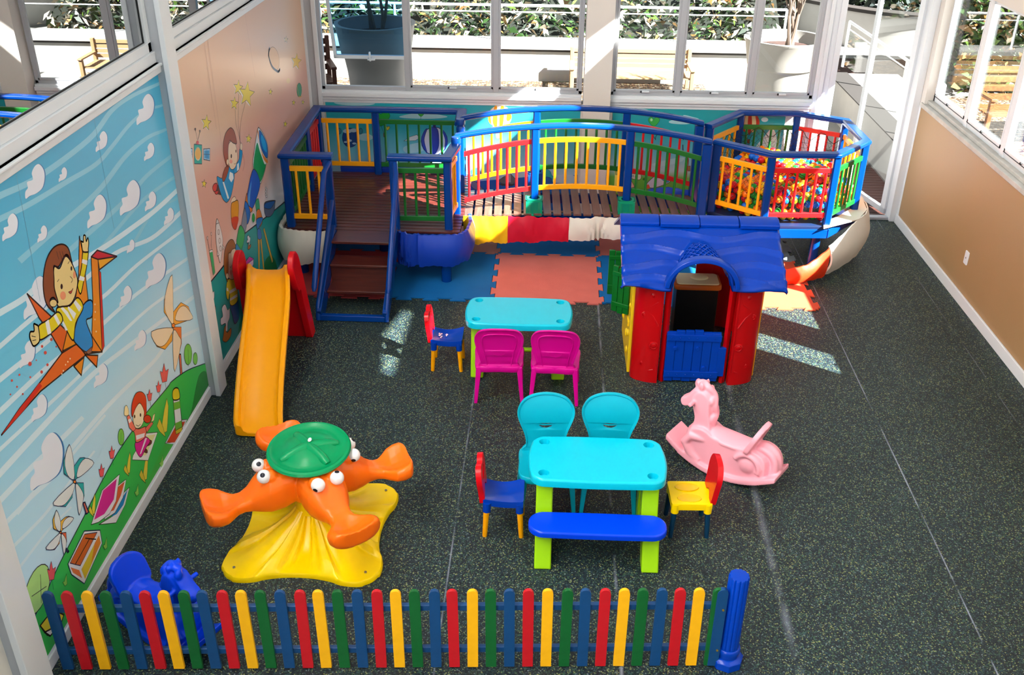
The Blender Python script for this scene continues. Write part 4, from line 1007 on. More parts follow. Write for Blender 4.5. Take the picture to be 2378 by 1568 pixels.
# --- arched bridge
BX, BY = 0.31, 9.15
T = thing('arched_bridge', 'arched slatted footbridge with blue handrails between the platform and the ball pit', 'playground bridge', (BX, BY, 0))
L_ = Off(BX, BY)
HX = 1.15
arch = lambda x: 0.125*max(0.0, 1-(x/HX)**2)
yf, yr = 8.88-BY, 9.46-BY
b = MB(); n = 24
for i in range(n):
    xc = -1.13+2.26*(i+0.5)/n; sl = 0.034
    zc = 0.475+0.05*(1-(xc/HX)**2); dz = -0.1*xc/HX**2*0.5
    ww = 0.037
    M = Matrix.Translation((xc, 0, zc)) @ Matrix.Rotation(-math.atan(dz), 4, 'Y') @ Matrix.Rotation(sl, 4, 'Z')
    b.box(-ww, ww, 8.76-BY, 9.45-BY, -0.011, 0.011, 0, M)
b.build('bridge_slats', slat_wood, T, bevel=0.004)
for yy in (8.83-BY, 9.38-BY):
    b = MB()
    for i in range(12):
        xa = -HX+2*HX*i/12; xb = -HX+2*HX*(i+1)/12
        b.bar((xa, yy, 0.41+0.05*(1-(xa/HX)**2)), (xb, yy, 0.41+0.05*(1-(xb/HX)**2)), 0.05, 0.09)
    b.build('bridge_beam', blue_wood, T)
for yy in (yf, yr):
    handrail([(-HX-0.04+(2*HX+0.06)*i/22, yy, 1.225+arch(-HX+2*HX*i/22)) for i in range(23)], T, 0.085, 0.046)
    for xx in (-0.135-BX, 0.735-BX): post(xx, yy, 0.42, 1.205+arch(xx), T)
    post(1.445-BX, yy, 0.36, 1.205, T, 0.045)
cols = {0: (red_wood, yel_wood, grn_wood), 1: (yel_wood, grn_wood, red_wood)}
for r, yy in ((0, yf), (1, yr)):
    for (xa, xb, nn), c in zip(((-0.80-BX, -0.172-BX, 7), (-0.098-BX, 0.698-BX, 8), (0.772-BX, 1.40-BX, 7)), cols[r]):
        panel((xa, yy), (xb, yy), 0.59, 1.045, nn, c, T, arc=lambda x: arch(x)*1.42)
yy = 8.735-BY
segs = [(-0.80, -0.38, c_yel, .50, .50, .22, .235, 4, None), (-0.38, 0.20, c_red, .50, .50, .235, .27, 5, [(1.1, 0.02)]), (0.20, 0.80, c_white, .50, .515, .27, .315, 6, [(1.35, 0.05)]), (0.80, 1.36, c_blue, .50, .47, .32, .32, 7, None), (1.36, 1.60, c_yel, .47, .44, .32, .30, 8, None)]
for xa, xb, m_, ta, tb, ba, bb, sd, pn in segs:
    cloth_band([(xa-BX, yy), ((2*xa+xb)/3-BX, yy-0.01), ((xa+2*xb)/3-BX, yy), (xb-BX, yy)], [ta, (ta*2+tb)/3, (ta+2*tb)/3, tb], [ba, (ba*2+bb)/3, (ba+2*bb)/3, bb], m_, T, thick=0.02, wr=0.007, seed=sd, pinch=pn, bulge=0.015)
cloth_band([(1.0-BX, 9.475-BY), (1.2-BX, 9.49-BY), (1.42-BX, 9.475-BY)], [.53,.55,.53], [.4]*3, c_blue, T, thick=0.03, seed=11)

# lattice baskets around the feet of the bridge posts
def basket(x, y, z, w, d, h, m, label):
    t = thing('lattice_basket', label, 'basket', (x, y, z), 0, 'plastic baskets around the bridge posts')
    b = MB(); o = rrect(-w/2, w/2, -d/2, d/2, 0.02, 4); i_ = rrect(-w/2+0.006, w/2-0.006, -d/2+0.006, d/2-0.006, 0.016, 4)
    b.prism(o, 0, 0.02, 'z', [i_]); b.prism(o, h-0.025, h, 'z', [i_])
    o2 = rrect(-w/2-0.005, w/2+0.005, -d/2-0.005, d/2+0.005, 0.022, 4)
    b.prism(o2, h-0.008, h, 'z', [circ(0, 0.0, 0.052, 20)])
    for cx, cy in ((-1,-1),(1,-1),(1,1),(-1,1)): b.box(cx*(w/2-0.012)-0.008, cx*(w/2-0.012)+0.008, cy*(d/2-0.012)-0.008, cy*(d/2-0.012)+0.008, 0, h)
    b.build('basket_frame', m, t)
    b = MB(); st = 0.0125; r = 0.0022
    def face(P, W):
        k = int((W+h)/st)
        for j in range(-int(h/st), int(W/st)+1):
            for sg in (1, -1):
                u0 = j*st; a0 = max(0, -u0); a1 = min(h-0.02, W-u0)
                if a1-a0 < 0.01: continue
                A_ = (u0+a0, 0.01+a0); B_ = (u0+a1, 0.01+a1)
                if sg < 0: A_ = (W-A_[0], A_[1]); B_ = (W-B_[0], B_[1])
                b.tube([P(*A_), P(*B_)], r, 4, cap=False, smooth=False)
    face(lambda u, z_: V(-w/2+u, -d/2+0.003, z_), w); face(lambda u, z_: V(-w/2+u, d/2-0.003, z_), w)
    face(lambda u, z_: V(-w/2+0.003, -d/2+u, z_), d); face(lambda u, z_: V(w/2-0.003, -d/2+u, z_), d)
    b.build('basket_lattice', m, t)
bk_g = plastic('green_basket_plastic', (14, 150, 112)); bk_b = plastic('blue_basket_plastic', (20, 74, 160)); bk_y = plastic('pale_yellow_basket_plastic', (226, 206, 92))
basket(-0.135, 8.83, 0.50, 0.155, 0.13, 0.165, bk_g, 'green lattice basket around the front bridge post on the left')
basket(0.735, 8.845, 0.50, 0.155, 0.13, 0.165, bk_g, 'green lattice basket around the front bridge post on the right, above the playhouse roof')
basket(-0.135, 9.50, 0.50, 0.15, 0.12, 0.19, bk_b, 'blue lattice basket at the rear bridge post, behind the left green basket')
basket(0.735, 9.50, 0.50, 0.15, 0.12, 0.19, bk_y, 'pale yellow lattice basket at the rear bridge post, behind the right green basket')

# --- ball pit
PX, PY = 2.25, 9.38
T = thing('ball_pit', 'octagonal ball pit on a raised floor with blue rails and a white skirt', 'ball pit', (PX, PY, 0))
L_ = Off(PX, PY)
PV = [(1.56, 9.03), (2.005, 8.695), (2.595, 8.72), (2.955, 9.13), (2.935, 9.80), (2.51, 10.04), (1.94, 10.035), (1.555, 9.54)]
pv = [L_(*p) for p in PV]
cen = Vector((sum(p[0] for p in pv)/8, sum(p[1] for p in pv)/8))
def scaled(k): return [tuple(cen+(Vector(p)-cen)*k) for p in pv]
b = MB(); b.prism(scaled(1.045), DZ-0.03, DZ); b.build('pit_floor', mat('dark_blue_floor_board', (16, 34, 70), 0.45), T, bevel=0.004)
b = MB(); o_ = scaled(1.03)
for i in range(8):
    if i == 7: continue
    a, c = o_[i], o_[(i+1) % 8]; b.bar((a[0], a[1], DZ-0.075), (c[0], c[1], DZ-0.075), 0.04, 0.088)
b.build('floor_beam', blue_wood, T, bevel=0.004)
for k in (0, 2, 4, 6):
    p = scaled(0.86)[k]; b = MB(); b.cyl((p[0], p[1], 0.013), (p[0], p[1], DZ-0.03), 0.045, n=18); b.build('support_leg', blue_wood, T)
for k, p in enumerate(pv): post(p[0], p[1], DZ, 1.16, T, 0.034 if k not in (0, 7) else 0.042)
lw = 0.095
handrail([(pv[0][0]-0.02, pv[0][1]+0.02, 1.177)]+[(p[0], p[1], 1.177) for p in pv[1:7]]+[(pv[7][0]-0.02, pv[7][1]-0.02, 1.177)], T, lw)
pc = [yel_wood, red_wood, grn_wood, yel_wood, yel_wood, grn_wood, yel_wood]
pc = {0: (yel_wood, 5), 1: (red_wood, 6), 2: (grn_wood, 6), 3: (yel_wood, 6), 4: (red_wood, 5), 5: (grn_wood, 6), 6: (yel_wood, 5)}
for k, (c, nn) in pc.items():
    a = Vector(pv[k]); d = Vector(pv[(k+1) % 8]); u = (d-a).normalized()*0.034
    panel(a+u, d-u, 0.60, 1.03, nn, c, T)
sk = lambda pts, zt, zb, m_, sd, **k: cloth_band([L_(*p) for p in pts], zt, zb, m_, T, seed=sd, **k)
sk([(2.90, 10.02), (3.08, 9.80), (3.13, 9.45), (3.08, 9.10), (2.92, 8.84), (2.62, 8.58)][::-1], [.53,.52,.51,.505,.50,.34][::-1], [.34,.20,.15,.12,.09,.05][::-1], c_white, 21, thick=0.02, wr=0.005, bulge=0.05)
b = MB(); o_ = [L_(*p) for p in [(2.55, 8.62), (2.93, 8.86), (3.08, 9.12), (3.12, 9.45), (3.07, 9.80), (2.88, 10.03)]]; i_ = [L_(*p) for p in [(2.58, 8.76), (2.74, 8.90), (2.94, 9.14), (2.94, 9.45), (2.92, 9.78), (2.72, 9.90)]]
n_ = len(o_); vs_ = [V(x, y, 0.512) for x, y in o_]+[V(x, y, 0.516) for x, y in i_]+[V(x, y, 0.502) for x, y in o_]+[V(x, y, 0.502) for x, y in i_]
b.add(vs_, [(i, i+1, n_+i+1, n_+i) for i in range(n_-1)]+[(2*n_+i+1, 2*n_+i, 3*n_+i, 3*n_+i+1) for i in range(n_-1)]+[(i, 2*n_+i, 2*n_+i+1, i+1) for i in range(n_-1)]+[(n_+i, n_+i+1, 3*n_+i+1, 3*n_+i) for i in range(n_-1)]); b.build('floor_edge_cover', c_white, T)
sk([(2.62, 8.57), (2.4, 8.46), (2.15, 8.42), (1.9, 8.44)][::-1], [.33,.20,.17,.20][::-1], [.05,.02,.02,.03][::-1], c_red_sun, 22, thick=0.02, wr=0.006, bulge=0.03)  # red fabric; the sun on it is put into this orange
sk([(1.9, 8.45), (1.75, 8.55), (1.62, 8.72)][::-1], [.2,.3,.42][::-1], [.04,.12,.25][::-1], c_yel, 23, thick=0.02, wr=0.006, bulge=0.03)

# net hung inside the pit railings
NT = thing('safety_net', 'black knotted net hanging inside the railings of the ball pit', 'net', (PX, PY, 0)); st = 0.062; r = 0.0017
rp = [tuple(cen+(Vector(p)-cen)*0.94) for p in pv]
for k in (0, 1, 4, 5, 6):
    b = MB(); a = Vector(rp[k]); d = Vector(rp[(k+1) % 8]); Wd = (d-a).length; u = (d-a)/Wd
    nrm = (cen-(a+d)/2).normalized()
    zt, zb = 1.045, (0.53 if k < 2 else 0.62)
    Hh = zt-zb
    def P(s_, h_):
        sag = 0.05*sin(pi*s_/Wd)*(0.3+h_/Hh)*(0.6 if k < 2 else 1.6)
        z = zt-h_-0.10*sin(pi*s_/Wd*2.0+k)**2*(1-h_/Hh)
        return V(a.x+u.x*s_+nrm.x*sag, a.y+u.y*s_+nrm.y*sag, z)
    for j in range(-int(Hh/st), int(Wd/st)+1):
        for sg in (1, -1):
            u0_ = j*st; a0 = max(0, -u0_); a1 = min(Hh, Wd-u0_)
            if a1-a0 < 0.03: continue
            m = 5; pts = []
            for i in range(m+1):
                t = a0+(a1-a0)*i/m; ss = u0_+t
                if sg < 0: ss = Wd-ss
                pts.append(P(ss, t))
            b.tube(pts, r, 4, cap=False)
    b.tube([P(Wd*i/10, 0) for i in range(11)], 0.0035, 5)
    b.build('net_panel', mat('black_cord', (22, 22, 20), 0.7), NT)
for v in (): pass

# --- balls
BC = [('orange', (252, 122, 20)), ('yellow', (250, 196, 20)), ('red', (216, 24, 36)), ('green', (30, 160, 50)), ('blue', (20, 104, 214)), ('crimson', (214, 20, 70))]
BC = BC[:5]
bm_ = {}
for n_, c in BC:
    k = MB(); k.ball((0, 0, 0), 0.035, n=14, m=9); bm_[n_] = k.mesh('ball', plastic(n_+'_ball_plastic', c, 0.25))
def inside(x, y, k):
    pg = [cen+(Vector(p)-cen)*k for p in pv]; 
    for i in range(8):
        a = pg[i]; c = pg[(i+1) % 8]
        if (c.x-a.x)*(y-a.y)-(c.y-a.y)*(x-a.x) < 0: return False
    return True
rnd = random.Random(11); cand = []
sp = 0.0705
for lay in range(6):
    z = DZ+0.036+lay*0.058
    for j in range(26):
        for i in range(26):
            x = -0.85+i*sp+(sp/2 if (j+lay) % 2 else 0)+rnd.uniform(-.004, .004); y = -0.85+j*sp*0.866+(0.02 if lay % 2 else 0)+rnd.uniform(-.004, .004)
            if not inside(x, y, 0.875): continue
            hmax = 4.1+1.1*sin(x*3+1.2)*cos(y*2.5)+0.7*sin(7*x+5*y)+(0.4 if y > 0.2 else 0)
            if lay > hmax: continue
            edge = not inside(x, y, 0.80)
            top = lay+1 > hmax
            if top or (edge and y < 0.15) or lay+2 > hmax: cand.append((x, y, z+rnd.uniform(-.004, .006), top or edge))
vis = sorted([c for c in cand if c[3]], key=lambda c: (c[1]+PY)-1.9*c[2])
indiv = vis[:300]; ids = set(id(c) for c in indiv)
wts = ['orange']*7+['yellow']*5+['red']*5+['green']*4+['blue']*5
for c in indiv:
    n_ = rnd.choice(wts); o = bpy.data.objects.new('plastic_ball', bm_[n_]); COL.objects.link(o)
    o.location = (c[0]+PX, c[1]+PY, c[2]); tag(o, n_+' plastic ball among the balls heaped in the pit', 'ball', n_+' balls in the ball pit')
k = MB()
for c in cand:
    if id(c) in ids: continue
    n_ = rnd.choice(wts); k.ball((c[0], c[1], c[2]), 0.035, [q[0] for q in BC].index(n_), 10, 6)
o = k.build('plastic_balls', [MATS[q[0]+'_ball_plastic'] for q in BC], loc=(PX, PY, 0)); tag(o, 'mixed coloured balls lying deeper and further back in the pit', 'balls', None, 'stuff')
# ------------------------------------------------------------------ tables
p_turq = plastic('turquoise_plastic', (0, 186, 212)); p_lime = plastic('lime_plastic', (150, 206, 10)); p_royal = plastic('royal_blue_plastic', (0, 62, 220), 0.24)
p_turq2 = plastic('deep_turquoise_plastic', (0, 166, 190)); p_red = plastic('red_plastic', (206, 8, 22), 0.25); p_blue = plastic('blue_plastic', (0, 56, 166), 0.2)
p_yel = plastic('yellow_plastic', (252, 212, 0), 0.28); p_amber = plastic('amber_plastic', (250, 166, 4), 0.3); p_mag = plastic('magenta_plastic', (206, 0, 138), 0.33)
p_org = plastic('orange_plastic', (250, 110, 16), 0.28); p_grn = plastic('green_plastic', (0, 140, 84), 0.25); p_pink = plastic('pink_plastic', (250, 168, 184), 0.38)
p_navy = plastic('dark_blue_plastic', (8, 52, 84), 0.35); p_dgreen = plastic('dark_green_plastic', (6, 96, 30), 0.35); p_dred = plastic('house_red_plastic', (178, 4, 12), 0.28)

def superell(a, b_, n, k=48):
    out = []
    for i in range(k):
        t = 2*pi*i/k; c, s_ = cos(t), sin(t)
        out.append((a*abs(c)**(2/n)*(1 if c >= 0 else -1), b_*abs(s_)**(2/n)*(1 if s_ >= 0 else -1)))
    return out
def bowed(hw, hd, r, bow, n=8):
    """rounded rectangle with gently bowed sides"""
    pts = rrect(-hw, hw, -hd, hd, r, n); out = []
    for x, y in pts: out.append((x+(bow*(1-(y/hd)**2))*(1 if x > 0 else -1), y+(bow*0.5*(1-(x/hw)**2))*(1 if y > 0 else -1)))
    # insert bow points along the straight sides
    res = []
    for i, p in enumerate(out):
        q = out[(i+1) % len(out)]; res.append(p)
        if (Vector(p)-Vector(q)).length > 0.08:
            for j in range(1, 6):
                t = j/6; m = Vector(p).lerp(Vector(q), t); k_ = 4*t*(1-t)
                if abs(p[0]-q[0]) > abs(p[1]-q[1]): m.y += bow*0.5*k_*(1 if m.y > 0 else -1)
                else: m.x += bow*k_*(1 if m.x > 0 else -1)
                res.append((m.x, m.y))
    return res
def offset_in(pts, k, c=(0, 0)):
    out = []
    for i, p in enumerate(pts):
        a = Vector(pts[i-1]); d = Vector(pts[(i+1) % len(pts)]); t = (d-a).normalized(); out.append((p[0]-t.y*k, p[1]+t.x*k))
    return out
def slab(b, pts, z0, z1, rr=0.012, holes=(), mi=0):
    """moulded slab with a rounded top edge; holes cut through the top sheet only"""
    rings = [(0, z0), (0, z1-rr), (rr*0.3, z1-rr*0.35), (rr, z1)]
    R = [[V(x, y, z) for x, y in (offset_in(pts, k) if k else pts)] for k, z in rings]
    b.loft(R, mi, cap=False, smooth=True)
    inner = offset_in(pts, rr)
    loops = [inner]+[list(h) for h in holes]; flat = [p for l in loops for p in l]
    tr = tessellate_polygon([[V(p[0], p[1], 0) for p in l] for l in loops])
    b.add([V(p[0], p[1], z1) for p in flat], [tuple(t) for t in tr], mi)
    tr = tessellate_polygon([[V(p[0], p[1], 0) for p in pts]])
    b.add([V(p[0], p[1], z0) for p in pts], [tuple(t) for t in tr], mi)
def make_table(loc, label, rot=0, back=1.0):
    T = thing('picnic_table', label, 'table', loc, rot, 'turquoise children tables')
    hw, hd, zt = 0.405, 0.232, 0.48
    out = bowed(hw-0.012, hd-0.006, 0.075, 0.016)
    hs = [circ(sx*0.322, sy*0.160, 0.033, 20) for sx in (-1, 1) for sy in (-1, 1)]
    b = MB(); slab(b, out, zt-0.052, zt, 0.013, hs)
    for sx in (-1, 1):
        for sy in (-1, 1):
            cx, cy = sx*0.322, sy*0.160
            rg = [[V(cx+r*cos(2*pi*j/20), cy+r*sin(2*pi*j/20), z) for j in range(20)] for r, z in ((0.033, zt), (0.031, zt-0.006), (0.028, zt-0.035), (0.024, zt-0.036), (0.004, zt-0.036))]
            b.loft(rg, 0, cap=False)
    b.build('tabletop', p_turq, T)
    for sx in (-1, 1):
        x0, x1 = sx*0.315-0.05, sx*0.315+0.05
        b = MB()
        prof = [(-0.465, 0), (-0.455, 0.02), (-0.385, 0.16), (-0.375, 0.222), (-0.225, 0.225), (-0.165, 0.43), (0.12, 0.43), (0.17, 0.25), (0.235, 0.02), (0.24, 0), (0.13, 0), (0.045, 0.27), (0.01, 0.33), (-0.06, 0.34), (-0.10, 0.30), (-0.16, 0.17), (-0.235, 0.16), (-0.27, 0.12), (-0.335, 0)]
        prof = [(y if y < 0.04 else 0.04+(y-0.04)*(back if z < 0.4 else 1), z) for y, z in prof]
        if back < 1: prof = [(y-0.07 if (y, z) == prof[12] or (y, z) == prof[11] or (y, z) == prof[10] else y, z) for y, z in prof]
        b.prism(prof, x0, x1, 'x'); b.build('leg', p_lime, T, bevel=0.012, seg=3)
    b = MB(); b.cyl((-0.27, 0.12, 0.20), (0.27, 0.12, 0.20), 0.018, n=14); b.build('crossbar', p_lime, T)
    b = MB(); pts = [(x, y-0.345) for x, y in bowed(hw-0.006, 0.098, 0.085, 0.006)]
    slab(b, pts, 0.225, 0.262, 0.010); b.build('bench_seat', p_royal, T)
    return T
make_table((0.34, 4.915, 0), 'turquoise children table with a royal blue bench at its front, nearest the picket fence', 0, 0.25)
make_table((-0.205, 6.845, 0), 'turquoise children table with two magenta chairs in front of it, by the foam mats', pi)

# ------------------------------------------------------------------ chairs
def small_chair(name, label, loc, rot, seat_m, back_m, leg_m, style, grp=None):
    """facing +y: back rest on the -y side"""
    T = thing(name, label, 'chair', loc, rot, grp)
    w, d = 0.235, 0.25
    b = MB()
    # saddle seat: grid with a dip
    nu, nv = 12, 12; top = []; zs = 0.262
    def seat(u, v):
        x = (u-0.5); y = (v-0.5)
        ww = w*(0.92+0.16*v) if style == 'saddle' else w*(1.0)
        nip = 1-0.13*(1-(2*v-1)**2) if style == 'saddle' else 1
        z = zs+(0.022*(2*abs(y))**2-0.012*(1-(2*x)**2) if style == 'saddle' else -0.004)
        return V(x*ww*nip, y*d, z)
    R = []
    K = [(u/nu, 0) for u in range(nu)]+[(1, v/nv) for v in range(nv)]+[(1-u/nu, 1) for u in range(nu)]+[(0, 1-v/nv) for v in range(nv)]
    def rim(s_, dz):
        r = []
        for u, v in K:
            p = seat(0.5+(u-0.5)*s_, 0.5+(v-0.5)*s_); 
            cu, cv = abs(u-0.5)*2, abs(v-0.5)*2
            if cu > 0.85 and cv > 0.85: p = seat(0.5+(u-0.5)*s_*0.975, 0.5+(v-0.5)*s_*0.975)
            r.append(V(p.x, p.y, p.z+dz))
        return r
    b.loft([rim(0.99, -0.045), rim(1.0, -0.012), rim(0.985, -0.001), rim(0.93, 0.0), rim(0.6, -0.003), rim(0.2, -0.004)], 0, True, True)
    for sx in (-1, 1):
        for sy in (-1, 1):
            b.cyl((sx*0.098, sy*0.100, 0.185), (sx*0.096, sy*0.098, 0.25), 0.024, 0.026, 14)
    so_ = b.build('seat', seat_m, T)
    if style != 'saddle':      # two moulded oval dips
        b = MB()
        for dx in (-0.055, 0.055):
            b.loft([[V(dx+0.040*k_*cos(t), 0.01+0.075*k_*sin(t), 0.2595+h_) for t in [2*pi*i/24 for i in range(24)]] for k_, h_ in ((1.0, -0.003), (0.97, 0.001), (0.90, 0.0005), (0.70, -0.0012), (0.05, -0.0015))], 0, True, True)
        b.build('seat_dip', mat('deep_yellow_plastic', (238, 190, 0), 0.15), so_)
    for sx in (-1, 1):
        for sy in (-1, 1):
            b = MB(); b.cyl((sx*0.108, sy*0.112, 0.0), (sx*0.099, sy*0.101, 0.20), 0.0145, 0.0185, 14); b.build('leg', leg_m, T)
    b = MB(); M = Matrix.Translation((0, -0.125, 0.245)) @ Matrix.Rotation(radians(6), 4, 'X')
    o = catmull([(-0.10, 0), (-0.112, 0.10), (-0.118, 0.19), (-0.075, 0.255), (0, 0.268), (0.075, 0.255), (0.118, 0.19), (0.112, 0.10), (0.10, 0), (0.05, 0.012), (0, 0.05), (-0.05, 0.012)] if style == 'plain' else
                [(-0.10, 0), (-0.105, 0.08), (-0.122, 0.16), (-0.10, 0.235), (-0.045, 0.245), (0, 0.228), (0.045, 0.245), (0.10, 0.235), (0.122, 0.16), (0.105, 0.08), (0.10, 0), (0.06, 0.03), (0, 0.08), (-0.06, 0.03)], True, 4)
    hs = [] if style == 'plain' else [circ(0.0, 0.165, 0.058, 16, 0.034)]
    b.prism([(x, z) for x, z in o], -0.017, 0.017, 'y', hs, M=M)
    b.build('backrest', back_m, T, bevel=0.008, seg=3)
    if style == 'saddle' and 'far' in label:
        b = MB(); rr_ = random.Random(4)
        for i in range(9):
            cx, cy = rr_.uniform(-0.05, 0.05), rr_.uniform(-0.075, -0.005); b.add([(cx+0.012*cos(t)*(0.5+rr_.random()), cy+0.008*sin(t)*(0.5+rr_.random()), zs-0.0085+0.022*(2*abs(cy/d))**2) for t in [k*pi/3 for k in range(6)]], [(0,1,2,3,4,5)])
        b.build('worn_sticker', mat('worn_sticker_white', (214, 226, 240), 0.5), T)
    return T
small_chair('toy_chair', 'small chair with blue saddle seat, red back and yellow legs, left of the near table', (-0.222, 4.845, 0), radians(-90), p_blue, p_red, p_amber, 'saddle', 'small blue, red and yellow chairs')
small_chair('toy_chair', 'small chair with blue saddle seat, red back and yellow legs, left of the far table', (-0.765, 6.81, 0), radians(-90), p_blue, p_red, p_amber, 'saddle', 'small blue, red and yellow chairs')
small_chair('toy_chair', 'small yellow seated chair with red back and dark blue legs, right of the near table', (0.915, 4.90, 0), radians(92), p_yel, p_red, p_navy, 'plain')

def shell_chair(name, label, loc, rot, m, kind, grp, k=1.0):
    """one-piece plastic chair facing +y"""
    T = thing(name, label, 'chair', loc, rot, grp)
    zs = 0.30*k; w = 0.165*k; hd = 0.15*k
    b = MB()
    o = catmull([(-w*.95, -hd), (0, -hd*1.05), (w*.95, -hd), (w*1.06, 0), (w*1.08, hd*.8), (w*.8, hd*1.15), (0, hd*1.22), (-w*.8, hd*1.15), (-w*1.08, hd*.8), (-w*1.06, 0)], True, 4)
    R = [[V(x*f, y*f, zs+dz) for x, y in o] for f, dz in ((0.97, -0.05), (1.0, -0.035), (1.0, -0.006), (0.975, 0.0), (0.85, -0.006), (0.4, -0.012), (0.05, -0.012))]
    b.loft(R, 0, True, True); b.build('seat', m, T)
    for sx in (-1, 1):
        for sy in (-1, 1):
            b = MB()
            tx, ty = sx*w*0.88, sy*hd*0.86; fx, fy = sx*w*1.02, sy*hd*(1.16 if sy > 0 else 1.12)
            rg = []
            for t in (0, 0.25, 0.6, 0.95, 1.0):
                x = tx+(fx-tx)*t; y = ty+(fy-ty)*t; z = (zs-0.01)*(1-t); h = 0.027*(1-0.42*t)*k/1.0
                rg.append([V(x-h*.75, y-h, z), V(x+h*.75, y-h, z), V(x+h*.75, y+h, z), V(x-h*.75, y+h, z)])
            b.loft(rg, 0, True, False); b.build('leg', m, T, bevel=0.005)
    # back shell: outline swept on a gently curved, reclined sheet
    if kind == 'round':
        half = [(0.84, 0.0), (0.78, 0.12), (0.78, 0.26), (0.86, 0.44), (1.00, 0.64), (1.11, 0.84), (1.08, 1.02), (0.86, 1.19), (0.48, 1.28), (0, 1.31)]; H = 0.385*k; slot = (0.50, 0.29, 0.10); rec = 0.10
    else:
        half = [(0.80, 0.0), (0.80, 0.12), (0.86, 0.3), (1.0, 0.62), (1.06, 0.86), (1.0, 1.05), (0.78, 1.20), (0.4, 1.255), (0, 1.265)]; H = 0.335*k; slot = (0.42, 0.30, 0.11); rec = 0.10
    h = [(x*w, z*H/1.27) for x, z in half]
    o = [(x, z) for x, z in h]+[(-x, z) for x, z in reversed(h[:-1])]
    o = catmull(o, True, 4) if kind == 'round' else catmull(o, True, 4)
    z_s = H*(slot[0]); sw = w*slot[1]; sh = H*slot[2]
    sl = [(sw*cos(t), z_s+sh*sin(t)*(1.0 if sin(t) < 0 else 0.12)) for t in [2*pi*i/20 for i in range(20)]]
    def sheet(x, z, off):
        y = -hd*0.98-rec*z-0.30*z*z*0.4+0.55*x*x
        return V(x, y+off, zs-0.012+z)
    b = MB(); fr = []
    pan = [(x*0.66, z_s+0.0+(z-0.0)*0.0) for x, z in o]
    def ringp(scale, zc=0.62*H): return [(x*scale, zc+(z-zc)*scale) for x, z in o]
    outer = o; N = len(o)
    i1 = ringp(0.90)
    # build front and back faces with the slot as a hole, plus rim
    for off, sgn in ((0.008, 1), (-0.008, -1)):
        loops = [i1, sl] if True else [i1]
        flat = [p for l in loops for p in l]; tr = tessellate_polygon([[V(p[0], p[1], 0) for p in l] for l in loops])
        # subdivide large flat triangles a little by going through extra rings for curvature
        b.add([sheet(x, z, off*0.6) for x, z in flat], [tuple(t) for t in tr], 0, True)
    b.loft([[sheet(x, z, 0.005) for x, z in i1], [sheet(x, z, 0.013) for x, z in ringp(0.95)], [sheet(x, z, 0.013) for x, z in ringp(0.985)], [sheet(x, z, 0.0) for x, z in outer], [sheet(x, z, -0.011) for x, z in ringp(0.985)], [sheet(x, z, -0.011) for x, z in ringp(0.955)], [sheet(x, z, -0.005) for x, z in i1]], 0, False, True)
    b.loft([[sheet(x, z, 0.005) for x, z in sl], [sheet(x, z, -0.005) for x, z in sl]], 0, False, False)
    # embossed oval outline
    if kind == 'round': em = [(w*0.72*cos(t), H*0.70+H*0.24*sin(t)) for t in [2*pi*i/40 for i in range(40)]]
    else: em = catmull([(-w*.52, 0.02), (-w*.62, H*.35), (-w*.74, H*.66), (-w*.60, H*.82), (0, H*.86), (w*.60, H*.82), (w*.74, H*.66), (w*.62, H*.35), (w*.52, 0.02)], False, 4)
    b.tube([sheet(x, z, 0.003) for x, z in em], 0.0045, 6, closed=(kind == 'round'))
    b.tube([sheet(x, z, -0.003) for x, z in em], 0.0045, 6, closed=(kind == 'round'))
    if kind != 'round':
        b.add([sheet(x*1.0, z, -0.004) for x, z in sl]+[sheet(0, z_s, -0.004)], [tuple(range(20))])
    b.build('backrest', m, T)
    return T
g1 = 'magenta chairs at the far table'; g2 = 'turquoise chairs at the near table'
shell_chair('plastic_chair', 'magenta plastic chair at the far table, the left one of the pair', (-0.335, 6.43, 0), radians(2), p_mag, 'pad', g1, 1.03)
shell_chair('plastic_chair', 'magenta plastic chair at the far table, the right one of the pair', (0.085, 6.43, 0), radians(-2), p_mag, 'pad', g1, 1.03)
shell_chair('plastic_chair', 'turquoise round-backed plastic chair behind the near table, the left one of the pair', (0.035, 5.12, 0), radians(184), p_turq2, 'round', g2)
shell_chair('plastic_chair', 'turquoise round-backed plastic chair behind the near table, the right one of the pair', (0.43, 5.14, 0), radians(179), p_turq2, 'round', g2)

# ------------------------------------------------------------------ slide
T = thing('toddler_slide', 'amber plastic slide with red ladder sides beside the left wall mural', 'slide', (-2.09, 6.3, 0))
b = MB(); prof = [(-0.60, 0.035), (-0.55, 0.03), (-0.42, 0.075), (-0.2, 0.20), (0.1, 0.37), (0.4, 0.53), (0.58, 0.615), (0.70, 0.645), (0.82, 0.645)]
c = catmull([(y, z) for y, z in prof], False, 5); rings = []
for i, (y, z) in enumerate(c):
    t = i/(len(c)-1); hw = 0.165+0.01*(1-t); xo = 0.12-0.26*t
    hh = 0.062 if t < 0.9 else 0.05
    cs = [(-hw, -0.015), (-hw-0.004, hh-0.012), (-hw+0.008, hh), (-hw+0.03, hh-0.004), (-hw+0.045, 0.02), (-hw+0.075, 0.003), (0, -0.002), (hw-0.075, 0.003), (hw-0.045, 0.02), (hw-0.03, hh-0.004), (hw-0.008, hh), (hw+0.004, hh-0.012), (hw, -0.015), (hw-0.03, -0.02), (0, -0.022), (-hw+0.03, -0.02)]
    rings.append([V(xo+x, y, z+q_) for x, q_ in cs])
b.loft(rings, 0, True, True); b.build('chute', p_amber, T)
